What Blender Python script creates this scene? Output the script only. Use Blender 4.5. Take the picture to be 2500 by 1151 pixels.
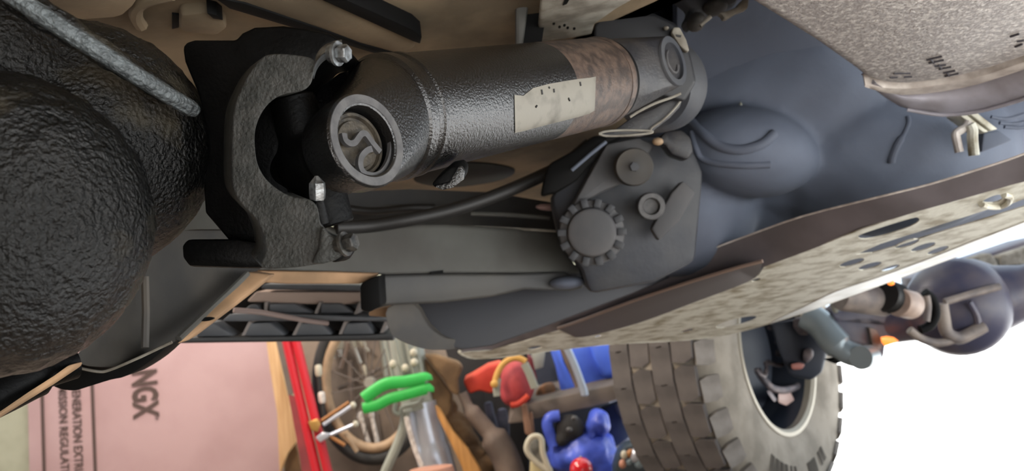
import bpy, bmesh, math, random
from mathutils import Vector, Matrix
from mathutils.geometry import tessellate_polygon
random.seed(7)
for o in list(bpy.data.objects): bpy.data.objects.remove(o)
SC = bpy.context.scene
COL = SC.collection

# ------------------------------------------------------------------ camera
FPX = 1962.0                      # focal length in pixels of a 2500 px wide frame
CAM = Vector((0, 0, 0.48))
PITCH, ROLL = math.radians(9), math.radians(7)
_r0 = Vector((1, 0, 0)); _u0 = Vector((0, -math.sin(PITCH), math.cos(PITCH)))
CF = Vector((0, math.cos(PITCH), math.sin(PITCH)))
CR = _r0*math.cos(ROLL) - _u0*math.sin(ROLL)
CU = _r0*math.sin(ROLL) + _u0*math.cos(ROLL)
cd = bpy.data.cameras.new('camera'); cam = bpy.data.objects.new('camera', cd); COL.objects.link(cam)
cam.matrix_world = Matrix(((CR.x, CU.x, -CF.x, CAM.x), (CR.y, CU.y, -CF.y, CAM.y), (CR.z, CU.z, -CF.z, CAM.z), (0, 0, 0, 1)))
cd.sensor_width = 36; cd.lens = 36*FPX/2500; cd.clip_start = 0.01
cd.dof.use_dof = True; cd.dof.focus_distance = 0.47; cd.dof.aperture_fstop = 13
SC.camera = cam

# ------------------------------------------------------------------ world, sun, exposure
w = bpy.data.worlds.new('sky'); SC.world = w; w.use_nodes = True
nt = w.node_tree; bgn = nt.nodes['Background']
bgn.inputs['Color'].default_value = (0.74, 0.87, 1.0, 1); bgn.inputs['Strength'].default_value = 1.15
sd = bpy.data.lights.new('sun', 'SUN'); sun = bpy.data.objects.new('sun', sd); COL.objects.link(sun)
sd.energy = 17; sd.angle = math.radians(0.6); sd.color = (1, 0.97, 0.93)
# vehicle axes: FW points to its front, LT to its far side
FW = Vector((0.66, 0.75, 0)).normalized(); LT = Vector((-0.75, 0.66, 0)).normalized()
sun.rotation_euler = (LT*0.75 + FW*-0.06 + Vector((0, 0, -0.75))).to_track_quat('-Z', 'Y').to_euler()
def area(name, loc, aim, sx, sy, power, col):
    d = bpy.data.lights.new(name, 'AREA'); d.shape = 'RECTANGLE'; d.size = sx; d.size_y = sy; d.energy = power; d.color = col
    o = bpy.data.objects.new(name, d); COL.objects.link(o); o.location = loc
    o.rotation_euler = (Vector(aim)-Vector(loc)).to_track_quat('-Z', 'Y').to_euler(); return o
area('wall_fill_light', (-1.6, 2.6, 2.4), (-1.4, 3.2, 0), 1.2, 0.3, 30, (1.0, 0.93, 0.88))  # unseen lamp added to brighten the foam board and back wall
area('warm_floor_fill_light', (-1.9, 0.9, 2.4), (-1.7, 0.9, 0), 1.2, 0.3, 60, (1.0, 0.84, 0.68))  # unseen warm lamp added so the floor bounces light under the housing
vs = SC.view_settings
vs.view_transform = 'Standard'; vs.look = 'None'; vs.exposure = 0.8; vs.gamma = 1; vs.use_curve_mapping = False

# ------------------------------------------------------------------ helpers
def P(px, py, d): return CAM + d*(CF + CR*((px-1250)/FPX) + CU*((575.5-py)/FPX))
def D(a, b, c): return (CR*a + CU*b + CF*c).normalized()
def PD(d): return lambda x, y: P(x, y, d)
def PL(p1, p2, p3):
    (x1, y1, d1), (x2, y2, d2), (x3, y3, d3) = p1, p2, p3
    m = Matrix(((1, x1, y1), (1, x2, y2), (1, x3, y3))).inverted() @ Vector((1/d1, 1/d2, 1/d3))
    return lambda x, y: P(x, y, 1/(m[0]+m[1]*x+m[2]*y))
def PY(yy):
    def f(x, y):
        v = CF + CR*((x-1250)/FPX) + CU*((575.5-y)/FPX)
        return CAM + v*((yy-CAM.y)/v.y)
    return f
def lin(v):
    v /= 255.0
    return v/12.92 if v <= 0.04045 else ((v+0.055)/1.055)**2.4
def C(r, g, b): return (lin(r), lin(g), lin(b), 1)
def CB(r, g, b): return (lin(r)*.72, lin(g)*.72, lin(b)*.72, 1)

def mat(name, col, rough=0.6, metal=0.0, col2=None, nscale=40, ndetail=6, bump=0.0, bscale=300, bdist=0.002, lo=0.4, hi=0.62, spec=0.5, coat=0.0, emit=None, estr=0, rough2=None, stretch=None, bdet=3):
    m = bpy.data.materials.new(name); m.use_nodes = True
    t = m.node_tree; n = t.nodes; l = t.links; b = n['Principled BSDF']
    b.inputs['Base Color'].default_value = col; b.inputs['Roughness'].default_value = rough; b.inputs['Metallic'].default_value = metal
    b.inputs['Specular IOR Level'].default_value = spec
    if coat: b.inputs['Coat Weight'].default_value = coat; b.inputs['Coat Roughness'].default_value = 0.15
    if emit: b.inputs['Emission Color'].default_value = emit; b.inputs['Emission Strength'].default_value = estr
    tc = n.new('ShaderNodeTexCoord'); src = tc.outputs['Object']
    if stretch:
        mp = n.new('ShaderNodeMapping'); mp.inputs['Scale'].default_value = stretch; l.new(src, mp.inputs['Vector']); src = mp.outputs['Vector']
    if col2 is not None:
        no = n.new('ShaderNodeTexNoise'); no.inputs['Scale'].default_value = nscale; no.inputs['Detail'].default_value = ndetail
        l.new(src, no.inputs['Vector'])
        mr = n.new('ShaderNodeMapRange'); mr.inputs['From Min'].default_value = lo; mr.inputs['From Max'].default_value = hi
        l.new(no.outputs['Fac'], mr.inputs['Value'])
        mx = n.new('ShaderNodeMix'); mx.data_type = 'RGBA'; mx.inputs['A'].default_value = col; mx.inputs['B'].default_value = col2
        l.new(mr.outputs['Result'], mx.inputs['Factor']); l.new(mx.outputs['Result'], b.inputs['Base Color'])
        if rough2 is not None:
            m2 = n.new('ShaderNodeMapRange'); m2.inputs['To Min'].default_value = rough; m2.inputs['To Max'].default_value = rough2
            l.new(mr.outputs['Result'], m2.inputs['Value']); l.new(m2.outputs['Result'], b.inputs['Roughness'])
    if bump:
        nb = n.new('ShaderNodeTexNoise'); nb.inputs['Scale'].default_value = bscale; nb.inputs['Detail'].default_value = bdet
        l.new(src, nb.inputs['Vector'])
        bp = n.new('ShaderNodeBump'); bp.inputs['Strength'].default_value = bump; bp.inputs['Distance'].default_value = bdist
        l.new(nb.outputs['Fac'], bp.inputs['Height']); l.new(bp.outputs['Normal'], b.inputs['Normal'])
    return m

WLOC = {}
def thing(name, label, cat, loc, group=None, kind=None):
    o = bpy.data.objects.new(name, None); COL.objects.link(o); o.location = loc; o.empty_display_size = 0.02
    tag(o, label, cat, group, kind); WLOC[o.name] = Vector(loc); return o
def tag(o, label=None, cat=None, group=None, kind=None):
    if label: o['label'] = label
    if cat: o['category'] = cat
    if group: o['group'] = group
    if kind: o['kind'] = kind
    return o
def smooth_bm(bm, ang=35):
    lim = math.radians(ang)
    bm.normal_update()
    for f in bm.faces: f.smooth = True
    for e in bm.edges:
        e.smooth = not (len(e.link_faces) == 2 and e.calc_face_angle(0) > lim)
def obj(name, bm, m, parent=None, ang=35, bevel=0, bseg=2, recalc=True):
    if recalc: bmesh.ops.recalc_face_normals(bm, faces=bm.faces)
    if bevel:
        lim = math.radians(28)
        es = [e for e in bm.edges if len(e.link_faces) == 2 and e.calc_face_angle(0) > lim]
        try: bmesh.ops.bevel(bm, geom=es, offset=bevel, segments=bseg, affect='EDGES', profile=0.5, clamp_overlap=True)
        except Exception: pass
    smooth_bm(bm, ang)
    me = bpy.data.meshes.new(name); 
    lo = Vector((1e9,)*3); hi = Vector((-1e9,)*3)
    for v in bm.verts:
        for i in range(3): lo[i] = min(lo[i], v.co[i]); hi[i] = max(hi[i], v.co[i])
    org = (lo+hi)/2
    bmesh.ops.translate(bm, verts=bm.verts, vec=-org)
    bm.to_mesh(me); bm.free()
    return link(name, me, m, org, parent)
def link(name, me, m, org, parent=None):
    if m is not None and not me.materials: me.materials.append(m)
    o = bpy.data.objects.new(name, me); COL.objects.link(o)
    WLOC[o.name] = org.copy()
    if parent is not None:
        o.parent = parent; o.location = org - WLOC[parent.name]
    else: o.location = org
    return o
def B(): return bmesh.new()

def add_prism(bm, pts, vec, holes=None):
    """solid from a polygon (optional holes) and a thickness vector"""
    loops = [list(pts)] + [list(h) for h in (holes or [])]
    if not holes:
        a = [bm.verts.new(p) for p in pts]; b = [bm.verts.new(p+vec) for p in pts]
        bm.faces.new(a); bm.faces.new(b[::-1]); n = len(a)
        for i in range(n): bm.faces.new((a[i], b[i], b[(i+1) % n], a[(i+1) % n]))
        return
    n0 = (loops[0][1]-loops[0][0]).cross(loops[0][2]-loops[0][0])
    flat = [p for lp in loops for p in lp]
    # project into 2D for tessellation
    nrm = Vector((0, 0, 0)); lp = loops[0]
    for i in range(len(lp)):
        p, q = lp[i], lp[(i+1) % len(lp)]
        nrm += Vector(((p.y-q.y)*(p.z+q.z), (p.z-q.z)*(p.x+q.x), (p.x-q.x)*(p.y+q.y)))
    nrm.normalize(); ax = nrm.orthogonal().normalized(); ay = nrm.cross(ax)
    tris = tessellate_polygon([[Vector((p.dot(ax), p.dot(ay), 0)) for p in l] for l in loops])
    A = [bm.verts.new(p) for p in flat]; Bv = [bm.verts.new(p+vec) for p in flat]
    for t in tris:
        try: bm.faces.new([A[i] for i in t]); bm.faces.new([Bv[i] for i in reversed(t)])
        except ValueError: pass
    k = 0
    for l in loops:
        n = len(l)
        for i in range(n):
            j = (i+1) % n
            bm.faces.new((A[k+i], Bv[k+i], Bv[k+j], A[k+j]))
        k += n
def spline(pts, per=6, closed=False):
    pts = [Vector(p) for p in pts]; out = []; n = len(pts)
    for i in range(n if closed else n-1):
        g = (lambda k: pts[k % n]) if closed else (lambda k: pts[max(0, min(n-1, k))])
        p0, p1, p2, p3 = g(i-1), g(i), g(i+1), g(i+2)
        for s in range(per):
            t = s/per
            out.append(0.5*((2*p1)+(p2-p0)*t+(2*p0-5*p1+4*p2-p3)*t*t+(3*p1-p0-3*p2+p3)*t**3))
    if not closed: out.append(pts[-1])
    return out
def sm2(pts, per=5):
    return [(p.x, p.y) for p in spline([(a, b, 0) for a, b in pts], per, True)]
def ellipse(cx, cy, rx, ry, rot=0, n=24):
    c, s = math.cos(math.radians(rot)), math.sin(math.radians(rot)); r = []
    for i in range(n):
        a = 2*math.pi*i/n; x, y = rx*math.cos(a), ry*math.sin(a)
        r.append((cx+x*c-y*s, cy+x*s+y*c))
    return r
def slab(name, outline, at, thick, m, parent=None, holes=None, bevel=0.0, dirv=None, ang=35, bseg=2):
    """plate of real thickness lying in the plane 'at', its thickness running away along dirv"""
    bm = B(); pts = [at(x, y) for x, y in outline]
    hs = [[at(x, y) for x, y in h] for h in holes] if holes else None
    add_prism(bm, pts, (dirv or CF)*thick, hs)
    return obj(name, bm, m, parent, ang, bevel, bseg)
def add_box(bm, c, s, axes=None):
    ax = axes or (Vector((1, 0, 0)), Vector((0, 1, 0)), Vector((0, 0, 1)))
    v = []
    for i in (-1, 1):
        for j in (-1, 1):
            for k in (-1, 1):
                v.append(bm.verts.new(Vector(c)+ax[0]*s[0]/2*i+ax[1]*s[1]/2*j+ax[2]*s[2]/2*k))
    for f in ((0, 1, 3, 2), (4, 6, 7, 5), (0, 4, 5, 1), (2, 3, 7, 6), (0, 2, 6, 4), (1, 5, 7, 3)):
        bm.faces.new([v[i] for i in f])
def add_tube(bm, pts, r, n=12, up=None, flat=1.0, cap=True):
    """tube along a path; r number or list; flat squashes one side for ribbons"""
    pts = [Vector(p) for p in pts]; N = len(pts); rs = r if isinstance(r, (list, tuple)) else [r]*N
    rings = []; u = up.copy() if up else None
    for i in range(N):
        t = (pts[min(N-1, i+1)]-pts[max(0, i-1)])
        if t.length < 1e-9: t = Vector((0, 0, 1))
        t.normalize()
        if u is None: u = t.orthogonal().normalized()
        a = (u - t*u.dot(t))
        a = a.normalized() if a.length > 1e-6 else t.orthogonal().normalized()
        if up is None: u = a
        b = t.cross(a)
        rings.append([bm.verts.new(pts[i]+(a*math.cos(2*math.pi*k/n+math.pi/4)*flat+b*math.sin(2*math.pi*k/n+math.pi/4))*rs[i]) for k in range(n)])
    for i in range(N-1):
        for k in range(n): bm.faces.new((rings[i][k], rings[i][(k+1) % n], rings[i+1][(k+1) % n], rings[i+1][k]))
    if cap: bm.faces.new(rings[0][::-1]); bm.faces.new(rings[-1])
def add_lathe(bm, o, ax, prof, n=48, u=None, closed=False):
    """prof = [(t along axis, radius)]"""
    ax = ax.normalized(); u = u or ax.orthogonal().normalized(); v = ax.cross(u); rings = []
    for t, r in prof:
        if r < 1e-7: rings.append([bm.verts.new(o+ax*t)])
        else: rings.append([bm.verts.new(o+ax*t+(u*math.cos(2*math.pi*k/n)+v*math.sin(2*math.pi*k/n))*r) for k in range(n)])
    seq = list(range(len(rings)-1))
    prs = [(rings[i], rings[i+1]) for i in seq]
    if closed: prs.append((rings[-1], rings[0]))
    for a, b in prs:
        for k in range(n):
            j = (k+1) % n
            if len(a) == 1 and len(b) == 1: continue
            if len(a) == 1: bm.faces.new((a[0], b[j], b[k]))
            elif len(b) == 1: bm.faces.new((a[k], a[j], b[0]))
            else: bm.faces.new((a[k], a[j], b[j], b[k]))
def add_ell(bm, c, ax, r, sub=3):
    """ellipsoid with axes ax and radii r"""
    g = bmesh.ops.create_icosphere(bm, subdivisions=sub, radius=1)
    for v in g['verts']:
        p = v.co.copy(); v.co = Vector(c)+ax[0]*p.x*r[0]+ax[1]*p.y*r[1]+ax[2]*p.z*r[2]
CAX = (CR, CU, CF)
def ell_px(bm, px, py, d, rx, ry, rz, sub=3, rot=0):
    a = math.radians(rot); ax = (CR*math.cos(a)+CU*math.sin(a), -CR*math.sin(a)+CU*math.cos(a), CF)
    add_ell(bm, P(px, py, d), ax, (rx*d/FPX, ry*d/FPX, rz), sub)
def add_hull(bm, pts):
    vs_ = [bm.verts.new(p) for p in pts]
    r = bmesh.ops.convex_hull(bm, input=vs_)
    bmesh.ops.delete(bm, geom=[g for g in set(r['geom_interior']+r['geom_unused']) if isinstance(g, bmesh.types.BMVert)], context='VERTS')
def add_loft(bm, rows, thick):
    """skin over rows of points, given real thickness by the vector thick"""
    n = len(rows[0])
    A = [[bm.verts.new(p) for p in r] for r in rows]; Z = [[bm.verts.new(p+thick) for p in r] for r in rows]
    for i in range(len(rows)-1):
        for k in range(n-1):
            bm.faces.new((A[i][k], A[i][k+1], A[i+1][k+1], A[i+1][k])); bm.faces.new((Z[i][k], Z[i+1][k], Z[i+1][k+1], Z[i][k+1]))
    for i in range(len(rows)-1):
        bm.faces.new((A[i][0], A[i+1][0], Z[i+1][0], Z[i][0])); bm.faces.new((A[i][-1], Z[i][-1], Z[i+1][-1], A[i+1][-1]))
    for k in range(n-1):
        bm.faces.new((A[0][k], Z[0][k], Z[0][k+1], A[0][k+1])); bm.faces.new((A[-1][k], A[-1][k+1], Z[-1][k+1], Z[-1][k]))
def blob(name, bm, m, parent, voxel=0.003, sm=4, disp=0, dscale=0.02):
    """melt overlapping solids into one casting"""
    me = bpy.data.meshes.new('tmp'); bm.to_mesh(me); bm.free()
    o = bpy.data.objects.new('tmp', me); COL.objects.link(o)
    r = o.modifiers.new('r', 'REMESH'); r.mode = 'VOXEL'; r.voxel_size = voxel
    s = o.modifiers.new('s', 'SMOOTH'); s.factor = 0.5; s.iterations = sm
    if disp:
        tx = bpy.data.textures.new('lumps', 'CLOUDS'); tx.noise_scale = dscale
        d = o.modifiers.new('d', 'DISPLACE'); d.texture = tx; d.strength = disp; d.mid_level = 0.5
    dg = bpy.context.evaluated_depsgraph_get()
    ev = o.evaluated_get(dg); m2 = bpy.data.meshes.new_from_object(ev)
    bpy.data.objects.remove(o)
    b2 = B(); b2.from_mesh(m2); bpy.data.meshes.remove(m2)
    return obj(name, b2, m, parent, ang=80)
def add_hex(bm, c, ax, r, h, u=None):
    add_lathe(bm, c, ax, [(0, 0), (0, r*0.9), (h*0.12, r), (h*0.85, r), (h, r*0.88), (h, 0)], 6, u)
def text_into(bm, body, size, org, right, up, depth, sx=1.0, bold=0.0):
    cu = bpy.data.curves.new('txt', 'FONT'); cu.body = body; cu.size = size; cu.extrude = depth; cu.offset = bold; cu.resolution_u = 3
    o = bpy.data.objects.new('txt', cu); COL.objects.link(o)
    dg = bpy.context.evaluated_depsgraph_get(); me = bpy.data.meshes.new_from_object(o.evaluated_get(dg))
    bpy.data.objects.remove(o); nrm = right.cross(up)
    b0 = len(bm.verts); vv = [bm.verts.new(org+right*v.co.x*sx+up*v.co.y+nrm*v.co.z) for v in me.vertices]
    for p in me.polygons:
        try: bm.faces.new([vv[i] for i in p.vertices])
        except ValueError: pass
    bpy.data.meshes.remove(me)

# ------------------------------------------------------------------ materials
M = {}
M['grease'] = mat('black_greasy_casting', C(7, 8, 8), 0.30, 0, C(58, 52, 38), 24, 6, 0.85, 420, 0.0036, 0.56, 0.74, rough2=0.75, spec=0.5, bdet=9)
M['black'] = mat('oily_black_steel', C(3, 3, 3), 0.5, 0, C(8, 8, 8), 60, 4, 0.3, 500, 0.001, spec=0.12)
M['yokeface'] = mat('dusty_grey_cut_steel', C(58, 59, 57), 0.55, 0.0, C(72, 72, 70), 90, 6, 0.7, 520, 0.002, spec=0.25)
M['shaft'] = mat('pitted_black_paint', C(9, 9, 10), 0.25, 0.0, C(16, 17, 18), 150, 6, 0.55, 640, 0.0012, spec=0.9, bdet=6)
M['bossface'] = mat('worn_grey_steel_face', C(70, 69, 70), 0.5, 0.0, C(86, 85, 85), 160, 6, 0.25, 700, 0.0006)
M['cap'] = mat('grimy_tan_bearing_cap', C(70, 63, 52), 0.6, 0.1, C(38, 34, 29), 160, 6, 0.5, 500, 0.001)
M['ring'] = mat('grey_spring_steel', C(76, 75, 76), 0.5, 0.0, C(64, 63, 64), 200)
M['rust'] = mat('brown_surface_rust', C(52, 42, 37), 0.55, 0, C(86, 70, 60), 120, 8, 0.5, 500, 0.001)
M['label'] = mat('worn_paper_sticker', C(122, 118, 108), 0.6, 0, C(86, 82, 74), 60, 8, 0.15, 300, 0.0006, 0.5, 0.75)
M['steel'] = mat('bright_zinc_bolt', C(150, 154, 156), 0.3, 0.7, C(80, 80, 80), 200, 6, 0.4, 400, 0.0008)
M['darkbolt'] = mat('dark_dirty_bolt', C(72, 70, 66), 0.4, 0.3, C(30, 30, 30), 200, 6, 0.5, 400, 0.001)
M['pan'] = mat('dusty_beige_floor_pan', C(136, 119, 95), 0.85, 0, C(96, 84, 66), 9, 8, 0.25, 60, 0.004)
M['gasket_and_shade'] = mat('black_rubber_and_shade', C(8, 8, 8), 0.7, spec=0.15)  # serves real rubber, and the black of gaps and rib shade
M['lightpan'] = mat('dusty_pale_grey_plate', C(150, 146, 136), 0.8, 0, C(110, 104, 94), 40, 8, 0.2, 200, 0.002)
M['muffler'] = mat('speckled_aluminised_steel', C(160, 155, 153), 0.45, 0.1, C(216, 212, 207), 210, 10, 0.5, 380, 0.002, 0.45, 0.7, stretch=(1, 1, 1))
M['muffside'] = mat('smooth_dusty_steel_band', C(176, 174, 184), 0.55, 0.1, C(156, 152, 158), 30)
M['seam'] = mat('pale_rolled_seam', C(220, 212, 204), 0.5, 0.1, C(186, 176, 168), 60)
M['stamp'] = mat('dark_stamped_mark', C(62, 60, 66), 0.6)
M['gearbox'] = mat('dusty_gearbox_haze_blue', C(98, 106, 122), 0.75, 0.0, C(88, 94, 108), 7, 5, 0.15, 90, 0.003)  # blue haze over the casting is put into this colour
M['gearboxdark'] = mat('dark_oily_gearbox', C(50, 53, 60), 0.6, 0.0, C(64, 65, 68), 16, 5, 0.2, 90, 0.003)
M['skid'] = mat('scuffed_pale_aluminium_skid', C(206, 204, 190), 0.55, 0.1, C(138, 128, 104), 34, 9, 0.35, 150, 0.002, 0.45, 0.68)
M['skidlip'] = mat('brown_dusty_painted_steel', C(112, 105, 108), 0.6, 0, C(94, 88, 90), 10, 6)
M['rail'] = mat('dusty_grey_frame_rail', C(84, 84, 80), 0.75, 0, C(70, 68, 64), 8, 6, 0.1, 100, 0.002)
M['raildark'] = mat('dark_frame_paint', C(52, 52, 52), 0.6, 0, C(66, 64, 60), 9, 6)
M['tanrail'] = mat('tan_coated_steel', C(176, 140, 106), 0.8, 0, C(140, 112, 84), 16, 8)
M['plastic'] = mat('grey_black_moulded_plastic', C(82, 85, 90), 0.55, 0, C(70, 72, 76), 12, 5)
M['plasticdark'] = mat('dark_plastic_and_hollow_shade', C(30, 30, 31), 0.6)
M['bracket'] = mat('brown_grey_bracket_steel', C(82, 76, 68), 0.7, 0, C(60, 58, 56), 10, 6)
M['hose'] = mat('black_rubber_hose', C(28, 27, 26), 0.55)
M['tyre'] = mat('dusty_worn_rubber', C(98, 92, 89), 0.85, 0, C(82, 77, 75), 14, 6, 0.2, 150, 0.003)
M['sidewall'] = mat('pale_dusty_sidewall', C(156, 147, 134), 0.85, 0, C(128, 120, 108), 12, 6, 0.15, 100, 0.003)
M['mark'] = mat('dark_moulded_letter', C(96, 90, 82), 0.85)
M['rimsteel'] = mat('pale_rim_edge', C(176, 168, 152), 0.5, 0.3)
M['rimdark'] = mat('dark_wheel_barrel', C(44, 50, 62), 0.5, 0.2)
M['brake'] = mat('dusty_brake_metal', C(120, 110, 112), 0.5, 0.3, C(80, 78, 84), 40)
M['brakered'] = mat('reddish_brake_part', C(168, 108, 98), 0.5)
M['axle'] = mat('dark_painted_axle', C(70, 70, 90), 0.4, 0, C(96, 90, 98), 12, 5, 0.1, 80, 0.002)
M['axlepale'] = mat('dusty_axle_casting', C(150, 138, 128), 0.6, 0, C(110, 102, 100), 20)
M['arm'] = mat('silver_grey_control_arm', C(142, 154, 160), 0.35, 0.3)
M['amber'] = mat('amber_reflector_sun_glow', (1.0, 0.22, 0.03, 1), 0.25, emit=(1.0, 0.25, 0.04, 1), estr=0.9)  # sun glow on the lens put in as emission; it is no lamp
M['orange'] = mat('orange_plastic', (0.95, 0.25, 0.06, 1), 0.3)

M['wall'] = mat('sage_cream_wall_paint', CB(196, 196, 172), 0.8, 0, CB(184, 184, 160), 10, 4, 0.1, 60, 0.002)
M['floor'] = mat('tan_concrete_floor', C(124, 112, 102), 0.85, 0, C(106, 97, 89), 4, 8, 0.1, 50, 0.003)
M['drive'] = mat('pale_concrete_driveway', C(222, 224, 226), 0.9, 0, C(206, 207, 206), 3, 10, 0.1, 80, 0.003)
M['crack'] = mat('concrete_crack', C(150, 150, 140), 0.95)
M['plaster'] = mat('unseen_ceiling_board', C(200, 196, 188), 0.9)
M['unseenwall'] = mat('dull_brown_board', C(104, 92, 80), 0.9, 0, C(84, 74, 64), 3)
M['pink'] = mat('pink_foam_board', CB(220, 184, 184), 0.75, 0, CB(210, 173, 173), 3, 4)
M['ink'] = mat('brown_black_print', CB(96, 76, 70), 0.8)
M['wood'] = mat('pale_raw_wood', C(206, 168, 124), 0.75, 0, C(184, 144, 100), 6, 6, 0.1, 40, 0.002, stretch=(8, 8, 0.6))
M['wood2'] = mat('honey_brown_wood', C(196, 142, 78), 0.6, 0, C(168, 118, 62), 6, 6, stretch=(8, 8, 0.6))
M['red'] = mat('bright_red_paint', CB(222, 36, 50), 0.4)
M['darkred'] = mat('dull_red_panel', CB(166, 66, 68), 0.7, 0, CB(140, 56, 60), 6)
M['silver'] = mat('polished_silver_tube', C(186, 190, 200), 0.3, 0.45)
M['chrome'] = mat('chrome_rod', CB(214, 208, 196), 0.25, 0.5)
M['brass'] = mat('brass_clamp', CB(206, 160, 90), 0.35, 0.5)
M['copperrod'] = mat('orange_brown_rod', CB(182, 124, 72), 0.45, 0.2)
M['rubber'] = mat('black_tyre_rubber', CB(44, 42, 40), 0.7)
M['tan'] = mat('tan_rim', C(176, 148, 118), 0.6, 0, C(146, 122, 96), 10)
M['green'] = mat('bright_green_webbing', (0.02, 0.40, 0.06, 1), 0.5, emit=None)
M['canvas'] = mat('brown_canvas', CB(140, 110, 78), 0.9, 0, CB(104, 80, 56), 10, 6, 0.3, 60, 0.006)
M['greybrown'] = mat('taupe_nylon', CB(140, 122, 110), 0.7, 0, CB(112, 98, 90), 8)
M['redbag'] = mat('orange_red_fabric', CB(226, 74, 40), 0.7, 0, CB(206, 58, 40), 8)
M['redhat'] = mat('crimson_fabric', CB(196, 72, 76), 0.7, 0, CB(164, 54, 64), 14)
M['yellow'] = mat('yellow_trim', CB(230, 176, 90), 0.6)
M['palegrey'] = mat('pale_grey_strap', CB(168, 170, 158), 0.6)
M['bluetarp'] = mat('bright_blue_tarp', C(80, 116, 226), 0.5, 0, C(66, 98, 206), 5, 5, 0.2, 20, 0.01)
M['bluebag'] = mat('crinkled_blue_bag', C(84, 108, 226), 0.4, 0, C(56, 76, 176), 9, 6, 0.4, 30, 0.01)
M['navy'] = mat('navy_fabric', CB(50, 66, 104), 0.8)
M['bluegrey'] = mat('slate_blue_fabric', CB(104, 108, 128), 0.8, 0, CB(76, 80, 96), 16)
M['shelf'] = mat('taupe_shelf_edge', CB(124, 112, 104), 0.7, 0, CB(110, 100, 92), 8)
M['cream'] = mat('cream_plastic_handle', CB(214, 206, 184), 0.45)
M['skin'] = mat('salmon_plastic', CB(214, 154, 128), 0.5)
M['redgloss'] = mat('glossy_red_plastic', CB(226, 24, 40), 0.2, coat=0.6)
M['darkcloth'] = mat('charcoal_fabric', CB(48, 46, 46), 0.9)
M['glassy'] = mat('bluish_glass_jar', CB(150, 170, 180), 0.15, 0.3)

# ================================================================== SETTING
def G(f, l, z): return FW*f + LT*l + Vector((0, 0, z))
def deck(name, fl, z0, z1, m, kind='structure'):
    bm = B(); add_prism(bm, [G(f, l, z0) for f, l in fl], Vector((0, 0, z1-z0)))
    o = obj(name, bm, m); o['kind'] = kind; return o
DOOR = 2.72
o = deck('floor', [(-8, -0.6), (DOOR, -0.6), (DOOR, 5.2), (-8, 5.2)], -0.1, 0, M['floor']); tag(o, 'tan concrete garage floor under the vehicle')
o = deck('ground', [(-12, -26), (40, -26), (40, 26), (DOOR, 26), (DOOR, -0.6), (-12, -0.6)], -0.1, -0.004, M['drive']); tag(o, 'pale concrete driveway in full sun beyond the tyre')  # unseen pale arm beside the truck added to bounce sun underneath
DRV = o
def gp(x, y):
    v = CF + CR*((x-1250)/FPX) + CU*((575.5-y)/FPX); return CAM + v*(-CAM.z/v.z)
for pl in ([(2345, 1045), (2372, 1025), (2415, 983)], [(2330, 1047), (2420, 1036), (2475, 1030), (2505, 994)], [(2475, 1030), (2560, 1016)]):
    bm = B(); pts = [gp(*q)+Vector((0, 0, -0.003)) for q in pl]
    add_tube(bm, pts, 0.006, 6, Vector((0, 0, 1)), 0.3); obj('crack', bm, M['crack'], DRV)
for q, r in (((2348, 1122), .012), ((2396, 1143), .010), ((2268, 1143), .008)):
    bm = B(); add_ell(bm, gp(*q), (Vector((1, 0, 0)), Vector((0, 1, 0)), Vector((0, 0, 1))), (r, r, r*.5), 1); obj('pebble', bm, M['crack'], DRV)
o = deck('ceiling', [(-2.2, -2.75), (DOOR, -2.75), (DOOR, 5.4), (-2.2, 5.4)], 2.55, 2.65, M['plaster']); tag(o, 'unseen pale board ceiling of the garage')  # unseen; side edge pulled in to let sun onto the ground
WY = 4.05
bm = B(); add_box(bm, (-2.2, WY+0.08, 1.275), (5.2, 0.12, 2.55)); o = obj('wall_back', bm, M['wall']); o['kind'] = 'structure'; tag(o, 'sage cream painted wall behind the pink foam board')

o = deck('wall_rear_unseen', [(-2.2, -2.75), (-2.1, -2.75), (-2.1, 5.2), (-2.2, 5.2)], 0, 2.55, M['unseenwall']); tag(o, 'unseen dull brown wall added to darken the rear of the garage')  # unseen wall added to darken what the shaft reflects
# ================================================================== FLOOR PAN OF THE TRUCK
ZP = CAM.z + 0.297
def pz(z):
    def f(x, y):
        v = CF + CR*((x-1250)/FPX) + CU*((575.5-y)/FPX); return CAM + v*((z-CAM.z)/v.z)
    return f
pan = thing('floor_pan', 'dusty beige pressed floor pan roofing the whole underbody', 'floor pan', G(0.3, 0, ZP))
bm = B()
add_prism(bm, [G(f, l, ZP) for f, l in ((-2.0, -0.6), (0.62, -0.6), (0.62, 0.52), (1.75, 0.52), (1.75, 1.05), (-2.0, 1.05))], Vector((0, 0, 0.03)))
obj('pressed_sheet', bm, M['pan'], pan)
bm = B()
add_prism(bm, [G(f, l, ZP+.22) for f, l in ((.58, -0.95), (2.3, -0.95), (2.3, .56), (.58, .56))], Vector((0, 0, 0.03)))
add_prism(bm, [G(f, l, ZP) for f, l in ((.62, .52), (.62, -.6), (.60, -.6), (.60, .54), (1.75, .54), (1.75, .52))], Vector((0, 0, 0.24)))
add_prism(bm, [G(f, l, ZP+.02) for f, l in ((.64, -.95), (1.9, -.95), (1.9, -.28), (.64, -.28))], Vector((0, 0, .2)))  # unseen strip added to shut out side light and darken the tunnel
obj('tunnel_sheet', bm, M['gearboxdark'], pan)
pp = pz(ZP); UPV = Vector((0, 0, 1))
def ridge(name, outline, h, m, bevel=0.006):
    return slab(name, outline, pz(ZP-h), h+0.004, m, pan, bevel=bevel, dirv=UPV)
ridge('raised_rib', [(450, -30), (720, -40), (1000, 92), (1022, 104), (1015, 122), (985, 134), (930, 142), (700, 66)], 0.012, M['pan'])
ridge('raised_rib', [(-20, -30), (330, -40), (352, -10), (330, 22), (300, 50), (150, 60), (-20, 40)], 0.010, M['pan'], 0.008)
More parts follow.
